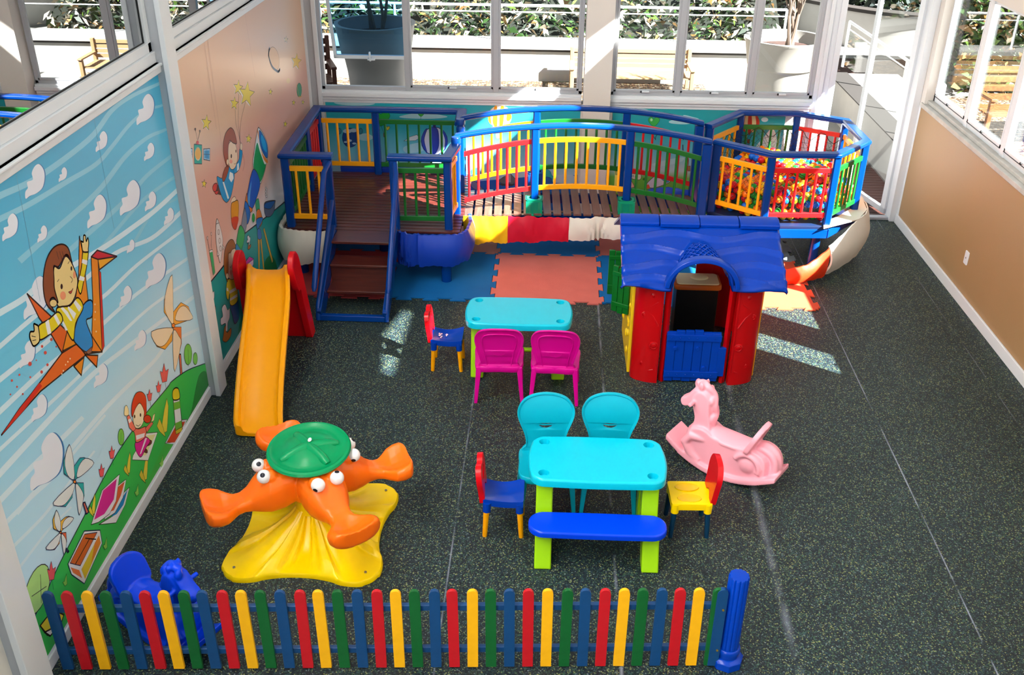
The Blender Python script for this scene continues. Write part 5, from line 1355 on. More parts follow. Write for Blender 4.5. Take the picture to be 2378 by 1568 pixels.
for sx in (-1, 1):
    xa = -0.125+sx*0.215
    b = MB()
    side = catmull([(0.70, 0.52), (0.66, 0.62), (0.64, 0.74), (0.70, 0.825), (0.78, 0.83), (0.83, 0.77), (0.87, 0.60), (0.93, 0.30), (0.985, 0.03), (0.985, 0.0), (0.90, 0.0), (0.86, 0.04), (0.80, 0.30), (0.76, 0.50)], True, 4)
    sh = 0.12*sx
    rr_ = []
    for off, k_ in ((-0.026, 0.96), (-0.018, 1.0), (0.018, 1.0), (0.026, 0.96)):
        cy, cz = 0.82, 0.42
        rr_.append([V(xa+off+sx*0.035*(1-z/0.8), cy+(y-cy)*k_, cz+(z-cz)*k_ if z > 0.02 else max(0.0, z)) for y, z in side])
    b.loft(rr_, 0, True, False); b.build('ladder_side', p_red, T, bevel=0.006)
for i in range(4):
    z = 0.11+0.135*i; hw = 0.205+0.03*(1-z/0.8)
    b = MB(); b.box(-0.135-hw, -0.135+hw, 0.84+0.09*(1-z/0.6)-0.02, 0.84+0.09*(1-z/0.6)+0.07, z-0.03, z); b.build('ladder_step', p_red, T, bevel=0.008)
b = MB(); b.add([V(x, y, z) for x, y, z in ((-.345,.90,.0),(.095,.90,.0),(.085,.80,.58),(-.335,.80,.58),(-.345,.92,.0),(.095,.92,.0),(.085,.82,.58),(-.335,.82,.58))], [(0,1,2,3),(7,6,5,4),(0,4,5,1),(1,5,6,2),(2,6,7,3),(3,7,4,0)]); b.build('ladder_back', p_red, T)
b = MB(); b.box(-0.135-0.17, -0.135+0.17, 0.74, 0.83, 0.60, 0.63); b.build('top_platform', p_red, T, bevel=0.006)
b = MB(); b.box(-0.135-0.24, -0.135+0.24, 0.90, 0.93, 0.0, 0.09); b.build('ladder_base', p_red, T, bevel=0.006)

# ------------------------------------------------------------------ four-seat spinner
def sstep(x, k): return 1/(1+math.exp(-max(-30, min(30, x*k))))
T = thing('duck_spinner', 'orange four-seat carousel with duck bill seats, yellow base and green round top', 'carousel', (-1.385, 4.72, 0))
N = 240; rings = []
def base_r(a):
    # four rounded corners at 45 degrees
    c = abs(cos(2*(a-pi/4)))
    k = ((a-pi/4) % (pi/2)); k = min(k, pi/2-k)/(pi/4)      # 0 at a corner, 1 mid side
    return 0.605*(1-0.315*(1-math.exp(-(k*2.1)**2)))*(1+0.014*(1-2*sstep(k-0.42, 70))*(k > 0.12))
def base_z(a, t):
    k = ((a-pi/4) % (pi/2)); k = min(k, pi/2-k)/(pi/4)
    ridge = sstep(k-0.36, 60)*sstep(0.62-k, 60)          # a raised plate each side of the flat valley
    h = 0.032+0.30*(1-t)**2.4+0.050*ridge*min(1, (1.02-t)*5)*(0.35+0.65*t)
    lobe = sstep(0.30-k, 40); h += lobe*0.012*(1-t)
    valley = sstep(k-0.80, 60); h -= valley*0.045*(1-t)*t*4
    return max(0.03, h)
T_ = [1.0, 1.0, 0.985, 0.93, 0.85, 0.75, 0.65, 0.55, 0.45, 0.36, 0.28, 0.2, 0.14]
for i, t in enumerate(T_):
    r_ = []
    for j in range(N):
        a = 2*pi*j/N; R_ = base_r(a); rr_ = R_*t if t > 0.3 else (R_*t*0.4+0.6*0.45*t)
        z = 0.0 if i == 0 else (0.022 if i == 1 else base_z(a, t))
        r_.append(V(rr_*cos(a), rr_*sin(a), z))
    rings.append(r_)
b = MB(); b.loft(rings, 0, True, True)
b.lathe([(0.10, 0.2), (0.085, 0.30), (0.07, 0.36)], n=32)
ob = b.build('base', p_yel, T)
b = MB()
for k in range(4):
    a = pi/4+k*pi/2; b.cyl((0.545*cos(a), 0.545*sin(a), 0.03), (0.545*cos(a), 0.545*sin(a), 0.042), 0.008, n=10)
b.build('base_screw', steel, T)
b = MB(); b.lathe([(0.03, 0.30), (0.12, 0.31), (0.155, 0.36), (0.15, 0.44), (0.12, 0.50), (0.11, 0.565), (0.10, 0.575), (0.001, 0.575)], n=36)
ANG = [radians(a) for a in (-51, 24, 122, 209)]
for a in ANG:
    M = Matrix.Rotation(a, 4, 'Z')
    st = [(0.05, .10, .33, .52, 0), (0.11, .125, .31, .56, 0), (0.18, .135, .29, .565, 0), (0.25, .13, .285, .54, 0), (0.31, .106, .30, .485, 0), (0.355, .080, .312, .44, .1), (0.40, .070, .318, .415, .3), (0.44, .078, .315, .412, .7), (0.475, .112, .312, .42, 1.1), (0.51, .146, .31, .436, 1.5), (0.555, .158, .31, .455, 1.6), (0.595, .150, .314, .468, 1.4), (0.612, .128, .32, .468, 1.0), (0.622, .095, .335, .455, .6)]
    R_ = []
    for d, hw, zb, zt, cc in st:
        r_ = []
        for j in range(24):
            t = 2*pi*j/24; cx = cos(t); sz = sin(t)
            x = hw*abs(cx)**0.75*(1 if cx > 0 else -1)
            zm = (zb+zt)/2; hz = (zt-zb)/2
            z = zm+hz*abs(sz)**0.8*(1 if sz > 0 else -1)
            if sz > 0: z -= cc*0.045*max(0, 1-(x/hw*1.2)**2)
            r_.append(M @ V(d, x, z))
        R_.append(r_)
    b.loft(R_, 0, True, True)
    for sx in (-1, 1): b.ball(M @ V(0.225, sx*0.055, 0.53), 0.046, n=14, m=10)
    for sx in (-1, 1): b.ball(M @ V(0.345, sx*0.02, 0.425), 0.016, n=10, m=8, sc=(1.3, .7, .8))
ob = blob(b, 'seat_ring', p_org, T, voxel=0.007, smooth=4)
looks = [((-0.2, 0.15, -1.0), (0.7, 0.5, 0.5)), ((0.4, -0.5, -0.7), (0.1, 1, 0.2)), ((0.2, 0.4, 0.2), (0.5, 0.2, 0.4)), ((0.3, -0.3, 0.9), (0.6, 0.4, 0.6))]
pupil = mat('black_pupil', (14, 16, 34), 0.25); wh = mat('white_eye_plastic', (240, 240, 240), 0.25)
looks_w = [((-0.25, -1.0, -0.25), (0.05, 0.1, 1.0)), ((0.15, -1.0, -0.35), (0.6, 0.2, 0.6)), ((0, 1, 0.3), (0, 1, 0.3)), ((0.25, -0.65, 0.75), (0.05, -0.7, 0.8))]
for a, lk in zip(ANG, looks_w):
    M = Matrix.Rotation(a, 4, 'Z')
    for sx, l in zip((-1, 1), lk):
        c = M @ V(0.268, sx*0.060, 0.548); r = 0.041
        b = MB(); b.ball(c, r, n=20, m=14); e = b.build('eye', wh, T)
        d = Vector(l).normalized(); tb = MB(); q_ = d.to_track_quat('Z', 'Y').to_matrix().to_4x4()
        tb.lathe([(0.0150, -0.004), (0.0138, 0.0003), (0.008, 0.0026), (0.0005, 0.0036)], n=16, M=Matrix.Translation(c+d*r*0.955) @ q_); tb.build('pupil', pupil, e)
M = Matrix.Translation((0.015, 0.02, 0.60)) @ Matrix.Scale(1.05, 4) @ Matrix.Rotation(radians(5), 4, 'X')
b = MB(); b.lathe([(0.06, -0.03), (0.205, -0.02), (0.228, -0.008), (0.236, 0.006), (0.23, 0.018), (0.215, 0.021), (0.20, 0.010), (0.17, 0.006), (0.145, 0.012), (0.125, 0.026), (0.09, 0.036), (0.03, 0.04), (0.001, 0.041)], n=64, M=M)
for pts in ([(-0.135, -0.10), (-0.06, -0.045), (0.0, 0.0), (0.075, 0.03), (0.15, 0.06)], [(0.13, -0.115), (0.06, -0.05), (0.0, 0.0), (-0.05, 0.06), (-0.10, 0.125)]):
    c = catmull(pts, False, 4); n_ = len(c)
    b.tube([M @ V(x, y, 0.024-0.022*(2*i/(n_-1)-1)**2) for i, (x, y) in enumerate(c)], [0.020+0.014*(1-(2*i/(n_-1)-1)**4) for i in range(n_)], 14)
b.build('top_disc', p_grn, T)
b = MB(); b.prism(circ(0.008, 0.014, 0.010, 20, 0.017), 0.062, 0.0645, 'z', M=M); b.build('maker_badge', mat('badge_white', (226, 232, 236), 0.35), T)

# ------------------------------------------------------------------ rocking horses
def rocking_horse(label, loc, rot, m, grp=None, k=1.0, tilt=0.0):
    """facing +x, one moulded body"""
    T = thing('rocking_horse', label, 'rocking horse', loc, rot)
    b = MB()
    # rocker board, curved, wide
    R_ = []
    for i in range(15):
        t = -1+2*i/14; x = 0.40*t; z = 0.135*t*t+(0.03*max(0, t-0.7)); w = 0.125-0.01*abs(t)
        th = 0.042
        R_.append([V(x, -w, z), V(x, -w+0.006, z+th), V(x, w-0.006, z+th), V(x, w, z)])
    b.loft(R_, 0, True, False)
    def ell(pts, n=18):
        rg = []
        for (x, z, rx, ry, ang) in pts:
            c_, s_ = cos(ang), sin(ang)
            rg.append([V(x-rx*sin(t)*s_, ry*cos(t), z+rx*sin(t)*c_) for t in [2*pi*i/n for i in range(n)]])
        b.loft(rg, 0, True, True)
    def sil(pts, hw, taper=0.78, k=3):
        # silhouette slab with rounded flanks
        c = catmull(pts, True, k); cx = sum(p[0] for p in c)/len(c); cz = sum(p[1] for p in c)/len(c)
        b.loft([[V(cx+(x-cx)*f, y, cz+(z-cz)*f) for x, z in c] for y, f in ((-hw, taper), (-hw*.72, (1+taper*1.6)/2.6), (-hw*.4, 1.0), (hw*.4, 1.0), (hw*.72, (1+taper*1.6)/2.6), (hw, taper))], 0, True, True)
    sil([(.24, .04), (.27, .13), (.285, .22), (.25, .29), (.16, .32), (.09, .29), (.02, .265), (-.08, .265), (-.14, .28), (-.22, .295), (-.30, .27), (-.335, .20), (-.33, .11), (-.29, .06), (-.1, .03), (.1, .03)], 0.088, 0.93, 2)
    sil([(.275, .20), (.245, .29), (.238, .36), (.255, .42), (.27, .50), (.24, .57), (.19, .585), (.145, .55), (.125, .46), (.118, .38), (.098, .30), (.10, .22), (.18, .17)], 0.055, 0.86)
    sil([(.175, .50), (.20, .575), (.245, .578), (.282, .54), (.315, .492), (.350, .462), (.362, .432), (.345, .402), (.312, .405), (.27, .428), (.235, .425), (.20, .44)], 0.046, 0.82)
    # front and hind leg bulges, lobed rump
    for sy in (-1, 1):
        b.tube([(0.13, sy*0.066, 0.235), (0.225, sy*0.078, 0.235), (0.262, sy*0.082, 0.175), (0.215, sy*0.085, 0.10), (0.15, sy*0.085, 0.06)], [0.028, 0.036, 0.036, 0.032, 0.024], 12)
        b.tube([(-0.19+0.085*cos(t), sy*0.088, 0.165+0.085*sin(t)) for t in [radians(200-14*i) for i in range(14)]], [0.018]*14, 10)
        b.ball((-0.19, sy*0.075, 0.165), 0.06, n=16, m=10, sc=(1, .5, 1))
    mane = [(0.118, 0.33), (0.108, 0.39), (0.112, 0.45), (0.125, 0.52), (0.16, 0.58), (0.21, 0.607), (0.26, 0.592)]
    cm = catmull(mane, False, 3)
    b.tube([(x, 0.010*sin(i*1.1), z) for i, (x, z) in enumerate(cm)], [0.024]*len(cm), 10)
    for i, (x, z) in enumerate(mane): b.ball((x+.006, 0.022*(1 if i % 2 else -1), z-0.012), 0.026, n=10, m=8, sc=(.8, 1, 1.3))
    for sy in (-1, 1):
        b.ball((0.205, sy*0.040, 0.600), 0.016, n=10, m=8, sc=(.8, .7, 1.7)); b.ball((0.285, sy*0.036, 0.500), 0.013, n=8, m=6); b.ball((0.335, sy*0.03, 0.435), 0.014, n=8, m=6)
    # saddle and seat back
    ell([(-0.16, 0.275, .028, .07, 0), (-0.09, 0.262, .028, .095, 0), (0.0, 0.262, .03, .098, 0), (0.07, 0.275, .03, .08, 0), (0.11, 0.29, .03, .05, 0)])
    sb = catmull([(-0.095, 0.26), (-0.118, 0.34), (-0.112, 0.42), (-0.066, 0.468), (0.0, 0.48), (0.066, 0.468), (0.112, 0.42), (0.118, 0.34), (0.095, 0.26)], True, 3)
    M = Matrix.Translation((-0.165, 0, 0.25)) @ Matrix.Rotation(radians(-22), 4, 'Y') @ Matrix.Translation((0, 0, -0.25))
    b.prism(sb, -0.018, 0.018, 'x', M=M)
    # tail and rump lobes
    for sy, r_ in ((0, .036), (-1, .024), (1, .024)):
        b.tube([(x, sy*0.036, z) for x, z in catmull([(-0.20, 0.285), (-0.27, 0.305), (-0.335, 0.275), (-0.362, 0.20), (-0.345, 0.12), (-0.33, 0.09)], False, 3)], r_, 10)
    b.tube([(0.248, -0.115, 0.475), (0.248, 0.115, 0.475)], 0.0145, 14)
    ob = blob(b, 'horse_body', m, T, voxel=0.0065, smooth=5)
    T.scale = (k, k, k); T.rotation_euler = (0, tilt, rot)
    return T
rocking_horse('pink plastic rocking horse standing on the open rubber floor right of the near table', (1.235, 5.50, 0.0), radians(145), p_pink, None, 1.0)
rocking_horse('blue plastic rocking horse behind the left end of the picket fence', (-2.02, 3.86, 0.0), radians(-28), p_royal, None, 0.92)

# ------------------------------------------------------------------ playhouse
HX0, HY0 = 1.15, 7.12
T = thing('playhouse', 'plastic playhouse with blue wavy roof, red pillars and blue half door', 'playhouse', (HX0, HY0, 0))
def curved_wall(pts, z0, z1, th, name, m, parent=T, bev=0.006):
    b = MB(); P_ = catmull(pts, False, 5); out = []; inn = []
    for i, p in enumerate(P_):
        a = P_[max(0, i-1)]; c = P_[min(len(P_)-1, i+1)]; d = Vector((c[0]-a[0], c[1]-a[1])).normalized()
        out.append((p[0]+d.y*th/2, p[1]-d.x*th/2)); inn.append((p[0]-d.y*th/2, p[1]+d.x*th/2))
    b.prism(out+inn[::-1], z0, z1); return b.build(name, m, parent, bevel=bev)
for sx in (-1, 1):
    # bulging red corner panel with a rib beside the door
    curved_wall([(-sx*0.0+sx*0.455, -0.38), (sx*0.44, -0.43), (sx*0.36, -0.475), (sx*0.27, -0.49)][::(1 if sx < 0 else -1)], 0, 0.87, 0.045, 'corner_panel', p_dred)
    curved_wall([(sx*0.245, -0.475), (sx*0.225, -0.455)][::(1 if sx < 0 else -1)], 0 if sx < 0 else 0.0, 0.86, 0.04, 'door_post', p_dred)
    curved_wall([(sx*0.455, 0.38), (sx*0.44, 0.43), (sx*0.36, 0.475), (sx*0.24, 0.49)], 0, 0.87, 0.04, 'corner_panel', p_dred)
    # raised candy motifs on the red panels
    b = MB(); cx = sx*0.365
    def on(u, z, o=0.0): 
        return V(sx*(0.28+0.16*u), -(0.514-0.015*u-0.05*u*u)-o, z)
    def disc(u, z, r):
        M_ = Matrix.Translation(on(u, z)) @ Matrix.Rotation(radians(90), 4, 'X')
        b.lathe([(r, -0.004), (r*0.95, 0.004), (r*0.7, 0.007), (r*0.62, 0.003), (r*0.4, 0.007), (0.001, 0.008)], n=20, M=M_)
    disc(0.25, 0.33, 0.036); disc(0.75, 0.58, 0.03); disc(0.7, 0.16, 0.022); disc(0.45, 0.75, 0.02)
    b.tube([on(0.35, 0.30), on(0.9, 0.20)], 0.005, 6)
    b.tube([on(0.1, 0.50), on(0.4, 0.58), on(0.65, 0.62), on(0.85, 0.57), on(0.8, 0.51)], 0.007, 6)
    b.tube([on(0.2, 0.12), on(0.5, 0.10), on(0.8, 0.13)], 0.004, 6); b.tube([on(0.2, 0.70), on(0.5, 0.66), on(0.75, 0.70)], 0.005, 6)
    b.tube([on(0.02, 0.82), on(0.04, 0.5), on(0.02, 0.1)], 0.003, 6)
    b.build('candy_relief', p_dred, T)
    # yellow side wall with a window
    y0_, y1_ = -0.36, 0.36
    b = MB(); b.prism([(y0_, 0), (y1_, 0), (y1_, 0.88), (y0_, 0.88)], sx*0.475-0.02, sx*0.475+0.02, 'x', [[(-0.17, 0.42), (0.17, 0.42), (0.17, 0.80), (-0.17, 0.80)]])
    b.build('side_wall', p_amber if sx > 0 else mat('side_yellow_plastic', (238, 196, 24), 0.35, noise=(6, .05)), T, bevel=0.006)
    b = MB()
    for (yy_, zz_, rr_) in ((-0.25, 0.30, .03), (-0.1, 0.22, .035), (0.1, 0.30, .03), (0.25, 0.2, .035), (-0.27, 0.55, .02), (-0.2, 0.12, .03)):
        b.ball((sx*0.497, yy_, zz_), rr_, n=12, m=8, sc=(.4, 1, 1))
    b.box(sx*0.495-0.012, sx*0.495+0.012, -0.26, 0.26, 0.36, 0.40)
    b.build('wall_relief', MATS['side_yellow_plastic'] if sx < 0 else p_amber, T, bevel=0.003)
# green shutters folded outwards on the left side
for yy_, ang, sgn in ((-0.18, 148, 1), (0.19, 180, 1)):
    b = MB(); w_ = 0.155
    for i in range(3): b.box(0.004+i*w_/3, (i+1)*w_/3, -0.013, 0.013, 0.41 if i == 1 else 0.42, 0.80+(0.01 if i != 1 else 0.0))
    for z in (0.47, 0.73): b.box(0.0, w_, -0.018, 0.018, z, z+0.035)
    o = b.build('shutter', p_dgreen, T, bevel=0.004); o.location = (-0.495, yy_, 0); o.rotation_euler = (0, 0, radians(ang))
b = MB(); b.prism([(-0.24, 0), (0.24, 0), (0.24, 0.9), (-0.24, 0.9)], 0.465, 0.495, 'y', [[(-0.2, 0.0), (0.10, 0.0), (0.10, 0.66), (-0.2, 0.66)]]); b.build('back_wall', p_dred, T, bevel=0.006)
# blue half door of vertical boards
b = MB(); xs_ = -0.222; nb = 6
for i in range(nb):
    w_ = 0.41/nb; zt = 0.46-0.014*abs(i-2.2)+0.012*(i % 2)
    b.box(xs_+i*w_+0.003, xs_+(i+1)*w_, -0.494, -0.470, 0.015+0.006*(i % 2), zt)
b.box(xs_+0.001, xs_+0.41, -0.485, -0.462, 0.03, 0.44)
for z in (0.055, 0.375): b.box(xs_-0.002, xs_+0.412, -0.506, -0.47, z, z+0.052)
for xx_, zz_ in ((0.07, 0.31), (0.24, 0.31), (0.30, 0.14)): b.cyl((xs_+xx_, -0.508, zz_), (xs_+xx_, -0.492, zz_), 0.016, n=14)
for z in (0.08, 0.40):
    for i in range(6): b.ball((xs_+0.035+i*0.065, -0.506, z), 0.006, n=8, m=6)
b.box(0.175, 0.235, -0.50, -0.47, 0.07, 0.32)
b.build('half_door', p_blue, T, bevel=0.004)
# roof: front slope with wave relief, a scale-patterned hood over the door, and the back slope
nx, ny = 110, 100; HWD = 0.60; vs = []; fs = []
def roof_z(x, v):
    """v: 0 ridge, 1 eave"""
    y = 0.0-0.60*v; z = 1.18-0.03*v*v-0.235*v
    if v < 0.13: z = 1.187-0.22*v
    wav = 0
    for k, (c0, a, f, p_) in enumerate(((0.30, .05, 9, 0.3), (0.52, .06, 8, 2.0), (0.74, .05, 10, 1.0), (0.93, .04, 11, 3.0))):
        line = c0+a*sin(f*x+p_)
        if v > line: wav -= 0.022*(1-math.exp(-(v-line)*150))*math.exp(-(v-line)*4)
        wav += 0.018*math.exp(-((v-line)*42)**2)
    z += wav
    xh = x+0.02
    hood = 0.0
    W_ = 0.225*(0.35+0.65*v) if v > 0.25 else 0.0
    if W_ > 0 and abs(xh) < W_:
        arc = sqrt(max(0, 1-(xh/W_)**2)); top = 1.06
        tt = min(1.0, max(0, (v-0.25)/0.75)); zh = 0.90+0.205*arc
        rise = max(0.0, zh-z)
        hood = rise*min(1, (v-0.25)/0.35)**1.3
    ez = 0.0
    return y, z+hood
for j in range(ny+1):
    v = j/ny
    for i in range(nx+1):
        x = -HWD+2*HWD*i/nx
        y, z = roof_z(x, v)
        if j == ny and abs(x+0.02) > 0.225: y += 0.018*sin(11*x+1)*1.0; z -= 0.012
        if j >= ny-1 and abs(x+0.02) > 0.225: z -= 0.02*(1+0.4*sin(13*x))
        edge = max(0, abs(x)-HWD+0.03)/0.03; z -= 0.02*edge**2
        vs.append(V(x, y, z))
for j in range(ny):
    for i in range(nx): fs.append((j*(nx+1)+i, (j+1)*(nx+1)+i, (j+1)*(nx+1)+i+1, j*(nx+1)+i+1))
b = MB(); b.add(vs, fs, 0, True); ro = b.build('roof', p_blue, T)
sd = ro.modifiers.new('solid', 'SOLIDIFY'); sd.thickness = 0.022; sd.offset = 1 if False else -1
b = MB()
for sg in (-1, 1):
    for k in range(-9, 22):
        seg = []
        for i in range(61):
            v = 0.44+0.50*i/60; xh_ = sg*(-0.30+0.042*k)+sg*(v-0.44)*0.36
            W_ = 0.225*(0.35+0.65*v)*0.93
            if abs(xh_) < W_*(0.25+0.75*min(1, (v-0.42)/0.3)):
                y_, z_ = roof_z(xh_-0.02, v); seg.append((xh_-0.02, y_, z_+0.005))
            elif len(seg) > 2: b.tube(seg, 0.0055, 6); seg = []
            else: seg = []
        if len(seg) > 2: b.tube(seg, 0.0055, 6)
b.build('hood_lattice', p_blue, T)
b = MB(); b.add([(-HWD, 0, 1.18), (HWD, 0, 1.18), (HWD, 0.60, 0.88), (-HWD, 0.60, 0.88), (-HWD, 0, 1.158), (HWD, 0, 1.158), (HWD, 0.60, 0.858), (-HWD, 0.60, 0.858)], [(0,1,2,3),(4,7,6,5),(0,4,5,1),(3,2,6,7),(0,3,7,4),(1,5,6,2)]); b.build('back_roof', p_blue, T, bevel=0.004)
b = MB()
for i in range(4):
    xa = -HWD+0.0+i*0.30; xb = xa+0.296; hi = 0.010 if i % 2 else 0.0
    b.add([(xa, 0.012, 1.197), (xb, 0.012, 1.197), (xb, -0.05, 1.192+hi), (xa, -0.05, 1.192+hi), (xa, -0.105-hi*2, 1.167+hi), (xb, -0.105-hi*2, 1.167+hi), (xa, -0.105-hi*2, 1.14), (xb, -0.105-hi*2, 1.14), (xa, 0.012, 1.145), (xb, 0.012, 1.145)],
          [(0,1,2,3),(3,2,5,4),(4,5,7,6),(6,7,9,8),(8,9,1,0),(0,3,4,6,8),(1,9,7,5,2)])
b.build('ridge_tiles', p_blue, T, bevel=0.008, seg=3)
b = MB(); rg = []
for i in range(25):
    t = pi*i/24; cx, cz = -0.02-0.25*cos(t), 0.875+0.22*sin(t)
    n_ = V(-cos(t), 0, sin(t)*0.95).normalized(); rg.append([V(cx, -0.57, cz)+n_*0.024, V(cx, -0.635, cz)+n_*0.022, V(cx, -0.64, cz)-n_*0.014, V(cx, -0.57, cz)-n_*0.014])
b.loft(rg, 0, True, False); b.build('door_arch', p_blue, T, bevel=0.008, seg=3)
# toy kitchen inside
K_ = thing('toy_counter', 'toy counter with an ivory basin top standing inside the playhouse', 'toy kitchen', (1.235, 7.40, 0))
b = MB(); b.box(-0.17, 0.17, -0.10, 0.10, 0.0, 0.49); b.build('counter_block', mat('black_block', (16, 16, 18), 0.4), K_, bevel=0.01)  # plain black block under the counter top
b = MB(); slab(b, rrect(-0.19, 0.19, -0.13, 0.12, 0.04), 0.49, 0.53, 0.01); b.build('counter_rim', plastic('brown_orange_plastic', (190, 92, 30)), K_)
b = MB(); slab(b, rrect(-0.172, 0.172, -0.112, 0.104, 0.035), 0.531, 0.536, 0.004); b.ball((0.02, 0.02, 0.53), 0.07, n=20, m=10, sc=(1.1, .8, .45)); b.build('basin_top', plastic('ivory_plastic', (240, 226, 180)), K_)

# ------------------------------------------------------------------ picket fence
FX0, FY0, FX1, FY1 = -2.425, 3.565, 0.955, 3.765
ang = atan2(FY1-FY0, FX1-FX0); Lf = sqrt((FX1-FX0)**2+(FY1-FY0)**2)
T = thing('picket_fence', 'low wooden picket fence in blue, red, yellow and green across the foreground', 'fence', (FX0, FY0, 0), ang)
def pk(n, c): return mat(n, c, 0.42, noise=(14, 0.14), bump=(26, 0.18))
PM = [pk('blue_picket_paint', (10, 66, 118)), pk('red_picket_paint', (190, 16, 30)), pk('yellow_picket_paint', (246, 178, 12)), pk('green_picket_paint', (8, 92, 40))]
np_ = 36
base = None
ol = [(-0.0275, 0.0), (0.0275, 0.0)]+[(0.0275*cos(t)*(1), 0.497+0.030*sin(t)) for t in [pi*i/10 for i in range(11)]]
pm_mesh = MB(); pm_mesh.prism(ol, -0.009, 0.009, 'y')
for i in range(np_):
    col = PM[i % 4]
    o = MB().prism(ol, -0.009, 0.009, 'y').build('picket', col, T, bevel=0.004)
    o.location = (0.012+(Lf-0.06)*i/(np_-1), 0, 0.012)
    o.rotation_euler = (0, radians(random.uniform(-0.5, 0.5)), 0)
for z in (0.115, 0.405):
    b = MB(); b.box(-0.03, Lf-0.02, 0.011, 0.036, z-0.018, z+0.018); b.build('rail', PM[0], T, bevel=0.003)
P_ = thing('fence_post', 'round fluted blue post on a collared foot at the right end of the picket fence', 'post', (1.005, 3.80, 0))
b = MB(); rg = []
def flut(r, z, k=0.006):
    return [V((r-k*(0.5+0.5*cos(12*t))**6)*cos(t), (r-k*(0.5+0.5*cos(12*t))**6)*sin(t), z) for t in [2*pi*i/96 for i in range(96)]]
b.loft([flut(0.052, 0.10), flut(0.052, 0.588), flut(0.049, 0.594), flut(0.045, 0.595, 0.0)], 0, True, True); b.build('post_shaft', p_blue, P_)
b = MB(); b.lathe([(0.056, 0.06), (0.060, 0.085), (0.064, 0.10), (0.060, 0.115), (0.053, 0.12)], n=40); b.lathe([(0.085, 0.0), (0.085, 0.045), (0.07, 0.058), (0.058, 0.062)], n=8); b.build('post_foot', p_blue, P_, bevel=0.003)
P2 = thing('fence_bracket', 'dark blue flat upright board with yellow screws joining the fence to the round post', 'board', (0.925, 3.763, 0), ang)
b = MB(); b.prism(ol, -0.011, 0.011, 'y'); b.build('board', PM[0], P2, loc=(0, 0, 0.012), bevel=0.004)
b = MB(); b.cyl((0.012, -0.016, 0.405), (0.012, -0.008, 0.405), 0.006, n=10); b.cyl((0.012, -0.016, 0.125), (0.012, -0.008, 0.125), 0.006, n=10); b.build('screw', mat('brass_screw', (190, 160, 70), 0.35, metal=.8), P2)
# ------------------------------------------------------------------ outside, seen through the panes
ter = mat('pale_terrace', (128, 126, 122), 0.8, noise=(2, .05)); gravel = None
def gravel_mat():
    m = bpy.data.materials.new('gravel'); m.use_nodes = True; n = m.node_tree; p = n.nodes['Principled BSDF']
    tc = n.nodes.new('ShaderNodeTexCoord'); v = n.nodes.new('ShaderNodeTexVoronoi'); v.inputs['Scale'].default_value = 24
    sp_ = n.nodes.new('ShaderNodeSeparateColor'); r = ramp_node(n, [(0, rgb(40, 28, 18)), (.4, rgb(84, 60, 38)), (.7, rgb(126, 100, 70)), (1, rgb(160, 148, 130))])
    n.links.new(tc.outputs['Object'], v.inputs[0]); n.links.new(v.outputs['Color'], sp_.inputs[0]); n.links.new(sp_.outputs[0], r.inputs[0]); n.links.new(r.outputs[0], p.inputs['Base Color'])
    p.inputs['Roughness'].default_value = 0.9
    b_ = n.nodes.new('ShaderNodeBump'); b_.inputs['Strength'].default_value = 1; b_.inputs['Distance'].default_value = 0.03; b_.invert = True
    n.links.new(v.outputs['Distance'], b_.inputs['Height']); n.links.new(b_.outputs[0], p.inputs['Normal']); return m
gravel = gravel_mat()
b = MB(); b.box(-12, 2.62, YB+0.13, 40, -0.12, -0.005); b.box(2.62, 4.0, 12.6, 40, -0.12, -0.005); b.box(4.0, 14, YB+0.13, 40, -0.12, -0.005); b.box(XR+0.15, 14, -6, YB+0.13, -0.12, -0.005); struct(b, 'ground', ter)
b = MB(); b.box(-9, 2.4, 14.7, 15.78, -0.03, 0.0); b.box(5.02, 8.2, 11.0, 15.35, -0.03, 0.0); o = b.build('gravel_bed', gravel); tag(o, 'strips of brown gravel along the terrace wall outside', 'gravel', None, 'stuff')
b = MB(); y = YB+0.13
while y < 12.55:
    b.box(2.63, 3.98, y, y+0.075, -0.04, 0.0); y += 0.088
o = b.build('outdoor_decking', out_wood); tag(o, 'brown slatted wooden decking outside the open door', 'decking')
# parapets
b = MB(); b.box(-9, 3.7, 15.8, 16.05, -0.1, 0.46, 0); b.box(-9, 3.7, 15.74, 16.2, 0.50, 0.60, 0); b.box(-9, 3.7, 15.79, 16.1, 0.46, 0.50, 1)
o = b.build('terrace_parapet', [mat('parapet_white', (158, 157, 154), .7), mat('parapet_dark_line', (44, 40, 38), .8)], bevel=0.004); tag(o, 'low white terrace wall with a projecting cap beyond the back windows', 'wall')  # second material is a plain dark line below the cap
b = MB(); b.box(4.0, 4.26, YB+0.14, 14.6, 0.0, 0.50, 0); b.box(3.99, 4.27, YB+0.14, 14.6, 0.50, 0.515, 1)
o = b.build('ramp_parapet', [mat('weathered_plaster', (176, 174, 170), .8, noise=(4, .12)), MATS['parapet_dark_line']]); tag(o, 'weathered low wall running away beside the outdoor decking', 'wall')
b = MB(); b.box(4.26, 5.0, YB+0.14, 14.6, 0.42, 0.50); o = b.build('ramp_slab', ter); tag(o, 'pale raised slab along the low wall outside the door', 'slab')
